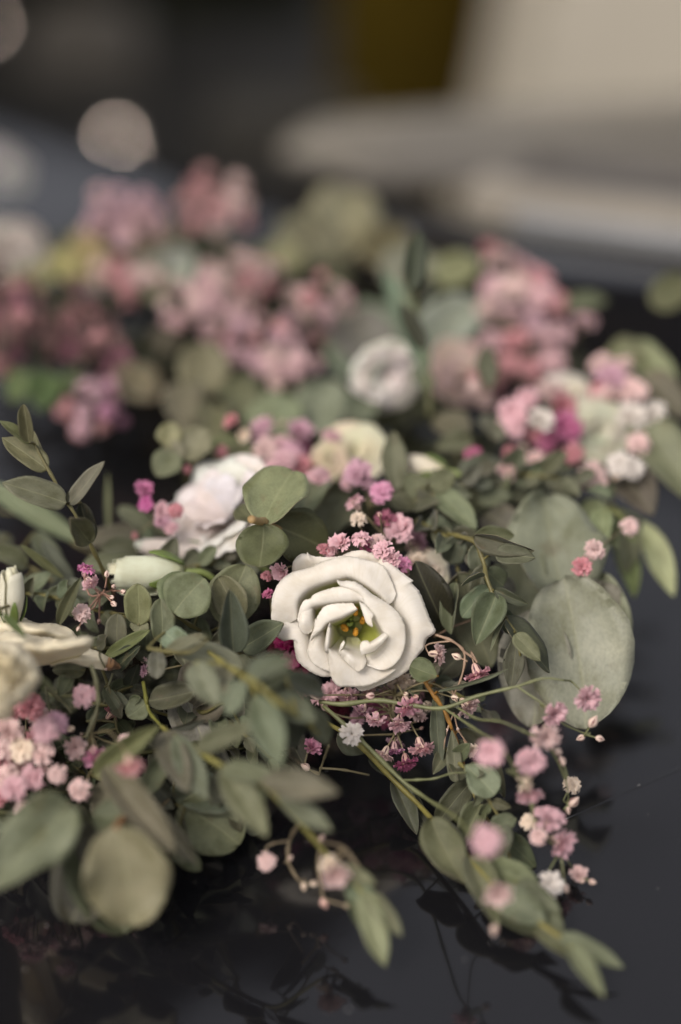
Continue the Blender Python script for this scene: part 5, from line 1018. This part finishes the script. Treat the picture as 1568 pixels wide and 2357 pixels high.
bloom('blurred full white lisianthus open in the middle distance', 892, 868, 34, 90, (.25, -.35, .75), ((5, 1.0, .35), (5, .78, .6), (4, .5, .9)), (.86, .83, .78), seed=44, tint=0, depth_=.9, ruf=2.4)
BL = 'blurred leafy sprigs of the far garland'
sprig('twin tall dark pointed leaves rising highest behind the blurred full white lisianthus', [(990, 960, 30), (985, 870, 30), (975, 790, 31), (955, 710, 32), (950, 640, 32)],
      [(945, 668, 22, 968, 530, 22, 58, 'egg', 0, 0, (.025, .032, .018)), (975, 805, 24, 922, 695, 23, 44, 'egg', 0, 0, (.022, .027, .012)), (985, 860, 30, 885, 620, 34, 60, 'long', 0, 0, (.13, .16, .12)), (960, 730, 32, 1010, 645, 33, 20, 'long', 1, 20, (.11, .13, .1)), (990, 900, 30, 950, 840, 30, 50, 'egg', 0, 0, (.12, .15, .11)), (1125, 900, 30, 1118, 790, 31, 54, 'lance', 0, 0, (.13, .155, .11))], group=BL, scol=(.16, .16, .06))
sprig('large blurred sage leaves spread in the centre of the far garland', [(860, 950, 44), (840, 850, 48), (900, 770, 50)],
      [(830, 880, 50, 850, 680, 56, 200, 'egg', 0, 0, (.24, .27, .21)), (880, 830, 46, 770, 720, 50, 150, 'egg', 0, 0, (.22, .24, .20)), (960, 790, 44, 1118, 690, 46, 130, 'egg', 0, 0, (.30, .33, .27)), (740, 1000, 36, 745, 870, 40, 130, 'round', 0, 0, (.20, .23, .17)), (690, 985, 34, 560, 940, 38, 120, 'egg', 0, 0, (.18, .20, .14)), (800, 960, 34, 870, 900, 36, 90, 'egg', 0, 0, (.15, .17, .12)), (1000, 860, 44, 1090, 800, 46, 110, 'egg', 0, 0, (.20, .22, .16))], group=BL)
sprig('blurred round olive-sage leaves at the top of the far garland', [(760, 640, 62), (790, 560, 64), (830, 500, 66)],
      [(790, 590, 60, 800, 430, 66, 170, 'round', 0, 0, (.22, .22, .14)), (770, 600, 60, 640, 500, 64, 130, 'egg', 0, 0, (.20, .205, .13)), (800, 610, 58, 740, 650, 58, 90, 'round', 1, 0, (.05, .05, .02)), (840, 600, 58, 940, 520, 60, 110, 'egg', 0, 0, (.16, .15, .08)), (680, 620, 60, 600, 560, 62, 100, 'egg', 0, 0, (.20, .20, .12)), (880, 640, 54, 1010, 590, 54, 120, 'egg', 0, 0, (.19, .19, .14)), (1000, 640, 52, 1110, 600, 52, 90, 'egg', 0, 0, (.17, .18, .11))], group=BL)
sprig('blurred yellowish leaves mixed among the far pink bunches', [(180, 660, 60), (260, 620, 62), (340, 560, 64)],
      [(180, 640, 58, 110, 580, 62, 90, 'egg', 0, 0, (.24, .22, .10)), (220, 640, 58, 180, 520, 62, 90, 'egg', 0, 0, (.30, .24, .12)), (300, 580, 60, 400, 520, 62, 100, 'egg', 0, 0, (.22, .2, .13)), (100, 660, 58, 40, 620, 60, 80, 'egg', 0, 0, (.20, .19, .11)), (400, 640, 56, 330, 680, 54, 90, 'egg', 0, 0, (.24, .25, .18))], group=BL)
sprig('blurred olive leaves hanging below the middle light pink bunch', [(470, 960, 40), (470, 860, 46), (500, 780, 50)],
      [(470, 790, 44, 460, 920, 42, 120, 'round', 0, 0, (.20, .205, .13)), (430, 880, 42, 420, 990, 38, 100, 'egg', 0, 0, (.17, .18, .11)), (540, 870, 42, 580, 960, 38, 100, 'egg', 0, 0, (.13, .14, .08)), (500, 930, 40, 480, 1020, 34, 90, 'egg', 0, 0, (.16, .17, .10)), (400, 760, 48, 360, 810, 48, 80, 'egg', 1, 0, (.04, .03, .015)), (620, 880, 42, 650, 960, 38, 80, 'egg', 0, 0, (.09, .10, .06))], group=BL)
sprig('blurred dark green leaves at the foot of the wine-red bunch', [(130, 940, 46), (110, 880, 48), (90, 840, 50)],
      [(120, 860, 46, 90, 940, 44, 90, 'egg', 0, 0, (.06, .11, .035)), (130, 870, 46, 190, 900, 44, 70, 'egg', 0, 0, (.05, .08, .03)), (70, 860, 46, 20, 920, 46, 80, 'egg', 0, 0, (.06, .09, .03))], group=BL)
sprig('blurred olive round leaf cluster over the dark gap behind the tilted lisianthus', [(520, 1100, 24), (450, 1050, 22), (400, 1010, 20)],
      [(395, 1030, 18, 388, 972, 18, 60, 'round', 0, 0, (.21, .21, .13)), (430, 1060, 18, 470, 985, 18, 88, 'round', 0, 0, (.19, .20, .12)), (400, 1040, 18, 365, 1095, 16, 70, 'round', 0, 0, (.21, .22, .14)), (420, 1060, 18, 380, 1020, 18, 60, 'round', 0, 0, (.18, .19, .12)), (470, 1070, 20, 440, 1130, 20, 80, 'round', 1, 0, (.055, .055, .015)), (500, 1070, 22, 570, 1020, 24, 110, 'round', 0, 0, (.16, .18, .10)), (560, 1090, 22, 560, 1010, 24, 90, 'egg', 0, 0, (.12, .14, .08))], group=RND)
sprig('blurred upright pointed leaf between the two cream blossoms', [(935, 1160, 18), (925, 1120, 18), (915, 1100, 18)],
      [(915, 1130, 16, 905, 990, 18, 62, 'lance', 0, 0, (.17, .19, .125)), (940, 1140, 16, 985, 1100, 16, 90, 'egg', 0, 0, (.16, .17, .11)), (900, 1150, 14, 960, 1165, 14, 50, 'egg', 1, 0, (.14, .15, .1)), (1010, 1130, 14, 1095, 1215, 10, 66, 'egg', 0, 0, (.16, .18, .12)), (990, 1120, 14, 1050, 1090, 14, 60, 'egg', 0, 0, (.12, .13, .08))], group=BL)
sprig('blurred curled leaves around the dark hollow beside the hot pink ball', [(1100, 1130, 26), (1060, 1060, 30), (1040, 1000, 32)],
      [(1080, 1000, 28, 990, 960, 30, 80, 'egg', 1, 0, (.12, .13, .08)), (1090, 1020, 26, 1000, 1030, 26, 60, 'egg', 3, 0, (.11, .12, .07)), (1140, 960, 28, 1150, 1010, 26, 90, 'egg', 3, 0, (.15, .17, .12)), (1060, 1110, 20, 1160, 1060, 22, 90, 'egg', 0, 0, (.13, .14, .10)), (1100, 1150, 18, 1180, 1140, 18, 50, 'egg', 0, 0, (.16, .18, .12)), (1160, 1140, 20, 1240, 1110, 22, 80, 'egg', 0, 0, (.10, .11, .08)), (1200, 1110, 22, 1300, 1090, 22, 90, 'egg', 0, 0, (.09, .1, .07)), (1120, 1180, 18, 1200, 1230, 14, 90, 'egg', 0, 0, (.10, .105, .08)), (1060, 1180, 14, 1090, 1240, 10, 50, 'egg', 0, 0, (.13, .15, .1))], group=BL)
sprig('huge overlapping pale silver-green leaves facing outward over the bonnet', [(1180, 1180, 20), (1230, 1300, 16), (1260, 1420, 12), (1250, 1560, 8)],
      [(1300, 1400, 11, 1262, 1128, 15, 225, 'round', 5, 0, (.30, .315, .245)), (1200, 1330, 14, 1225, 1200, 16, 130, 'round', 0, 0, (.17, .18, .13)), (1300, 1330, 8, 1350, 1672, 3, 250, 'round', 5, 0, (.345, .355, .275)), (1235, 1400, 10, 1225, 1670, 6, 170, 'round', 5, 0, (.27, .285, .22)), (1380, 1320, 12, 1400, 1560, 9, 120, 'round', 5, 0, (.285, .30, .23)), (1210, 1250, 14, 1190, 1420, 12, 110, 'round', 0, 0, (.2, .225, .165)), (1320, 1350, 11, 1420, 1480, 9, 150, 'round', 5, 0, (.31, .325, .25)), (1340, 1345, 9, 1310, 1400, 8, 14, 'lance', 1, 30, OLIVE)], group=RND, scol=(.24, .22, .14))
sprig('yellow-green pod-like hanging leaves at the outer flank of the garland', [(1400, 1160, 22), (1430, 1190, 18), (1460, 1210, 16)],
      [(1420, 1190, 24, 1462, 1375, 22, 60, 'lance', 0, 0, (.22, .25, .10)), (1480, 1200, 24, 1552, 1372, 22, 62, 'lance', 0, 0, (.36, .38, .22)), (1450, 1200, 24, 1440, 1320, 22, 60, 'lance', 0, 0, (.17, .20, .12)), (1390, 1170, 16, 1370, 1280, 14, 60, 'egg', 0, 0, (.20, .22, .14)), (1350, 1150, 20, 1420, 1260, 16, 70, 'egg', 0, 0, (.16, .18, .11))], group=BL, scol=(.3, .32, .12))
sprig('broad blurred grey-green leaves pointing past the whitest florets', [(1420, 1060, 28), (1480, 1000, 30), (1530, 960, 32)],
      [(1470, 950, 26, 1600, 1150, 22, 130, 'long', 0, 0, (.20, .22, .16)), (1440, 790, 38, 1560, 900, 34, 90, 'egg', 0, 0, (.24, .26, .17)), (1400, 800, 38, 1500, 830, 36, 80, 'egg', 0, 0, (.15, .15, .08)), (1420, 1060, 24, 1500, 1180, 20, 110, 'egg', 0, 0, (.10, .10, .07)), (1500, 700, 40, 1600, 640, 40, 90, 'egg', 0, 0, (.11, .13, .06)), (1480, 860, 32, 1580, 960, 30, 90, 'egg', 0, 0, (.12, .12, .08)), (1300, 700, 44, 1400, 690, 44, 50, 'egg', 0, 0, (.14, .15, .10))], group=BL)

# ================================================================== leafy stems packed under the flowers, shade darkened into their greens
where = ['the cream rose', 'the pointed blue-green leaf', 'the dense pale pink pompom cluster', 'the wide pale corner leaf', 'the florets crowding over the sharp bloom', 'the sharp white bloom', 'the blurred full white lisianthus', 'the bunch with ivory blossom',
         'the highest far pink bunch', 'the middle light pink bunch', 'the wine-red bunch', 'the round olive-sage leaves', 'the large blurred sage leaves', 'the tall pink plume', 'the tilted white lisianthus', 'the greenish-crowned cream rose']
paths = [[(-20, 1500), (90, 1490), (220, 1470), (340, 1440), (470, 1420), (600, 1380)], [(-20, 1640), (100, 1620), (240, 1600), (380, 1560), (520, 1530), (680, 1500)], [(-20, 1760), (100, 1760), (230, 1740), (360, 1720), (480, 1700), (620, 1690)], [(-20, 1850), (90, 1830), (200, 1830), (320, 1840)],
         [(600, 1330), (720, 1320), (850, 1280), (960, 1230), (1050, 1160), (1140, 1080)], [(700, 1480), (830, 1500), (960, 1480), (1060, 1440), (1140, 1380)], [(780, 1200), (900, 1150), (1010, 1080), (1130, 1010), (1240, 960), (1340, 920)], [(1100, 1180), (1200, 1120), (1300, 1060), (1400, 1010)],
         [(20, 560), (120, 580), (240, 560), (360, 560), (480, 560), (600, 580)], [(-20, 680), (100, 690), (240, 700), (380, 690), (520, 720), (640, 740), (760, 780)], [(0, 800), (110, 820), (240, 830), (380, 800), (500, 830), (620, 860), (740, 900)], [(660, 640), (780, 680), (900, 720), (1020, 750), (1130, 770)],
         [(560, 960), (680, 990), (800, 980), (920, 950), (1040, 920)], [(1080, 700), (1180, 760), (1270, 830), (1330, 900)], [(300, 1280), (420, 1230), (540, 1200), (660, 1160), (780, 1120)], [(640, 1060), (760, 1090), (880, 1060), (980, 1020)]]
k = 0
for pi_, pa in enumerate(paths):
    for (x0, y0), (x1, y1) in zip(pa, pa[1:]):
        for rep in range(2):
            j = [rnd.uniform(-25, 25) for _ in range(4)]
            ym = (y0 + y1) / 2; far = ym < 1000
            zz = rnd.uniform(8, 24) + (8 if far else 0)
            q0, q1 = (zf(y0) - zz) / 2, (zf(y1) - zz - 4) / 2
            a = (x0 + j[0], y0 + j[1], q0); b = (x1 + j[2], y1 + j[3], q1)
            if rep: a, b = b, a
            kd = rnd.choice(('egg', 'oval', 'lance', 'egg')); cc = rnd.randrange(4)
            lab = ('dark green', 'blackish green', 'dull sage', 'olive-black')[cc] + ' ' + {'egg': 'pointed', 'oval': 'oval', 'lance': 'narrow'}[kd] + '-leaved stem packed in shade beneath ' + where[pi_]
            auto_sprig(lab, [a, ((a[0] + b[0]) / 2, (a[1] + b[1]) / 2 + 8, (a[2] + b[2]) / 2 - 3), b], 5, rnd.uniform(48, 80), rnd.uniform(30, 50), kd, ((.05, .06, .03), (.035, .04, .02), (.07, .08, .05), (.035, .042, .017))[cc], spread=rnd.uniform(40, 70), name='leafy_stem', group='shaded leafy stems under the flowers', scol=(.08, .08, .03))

# lighter sprigs filling the lower flank
fillers = [('leafy sprig filling the hollow between pompom cluster and folded curved leaves', (150, 1760, 0), (330, 1860, -4), 70, 44), ('leafy sprig under the papery dried leaves', (420, 1600, 2), (640, 1760, 0), 76, 46), ('leafy sprig under the arching blurred sprig', (400, 1740, 0), (560, 1880, -6), 80, 50),
           ('leafy sprig in the shade between cream rose and pointed pale-edged leaf', (120, 1500, 4), (330, 1500, 4), 70, 40), ('leafy sprig below the speckled round pair', (400, 1480, 4), (620, 1530, 4), 74, 44), ('leafy sprig peeping between cream rose and blurred pods of pink', (200, 1620, 3), (400, 1650, 2), 60, 34),
           ('leafy sprig below the tilted white lisianthus', (330, 1330, 12), (560, 1290, 14), 76, 44), ('leafy sprig behind the yellow-stemmed drooping spray', (960, 1200, 12), (1150, 1330, 8), 74, 44), ('leafy sprig under the orange-stemmed leaves', (940, 1560, 6), (1120, 1640, 5), 66, 36),
           ('leafy sprig beside the sideways ivory bud', (940, 1160, 16), (1130, 1100, 20), 80, 50), ('leafy sprig above the huge silver-green leaves', (1130, 1090, 22), (1370, 1120, 20), 84, 52), ('leafy sprig under the upright sprig foot', (30, 1360, 10), (260, 1420, 6), 80, 46),
           ('leafy sprig under the hanging round-leaf tip', (1020, 1720, 2), (1160, 1900, -6), 64, 38), ('leafy sprig beside the lichen-spotted leaf', (280, 1880, -10), (420, 1960, -14), 70, 50)]
for L, a, b, ll, lw in fillers:
    auto_sprig(L, [a, ((a[0] + b[0]) / 2 + 10, (a[1] + b[1]) / 2 - 8, (a[2] + b[2]) / 2 - 3), b], 7, ll, lw, rnd.choice(('egg', 'oval', 'egg', 'lance')), rnd.choice(((.12, .14, .09), (.10, .115, .07), (.14, .15, .11))), spread=55, group='leafy sprigs filling the lower flank')
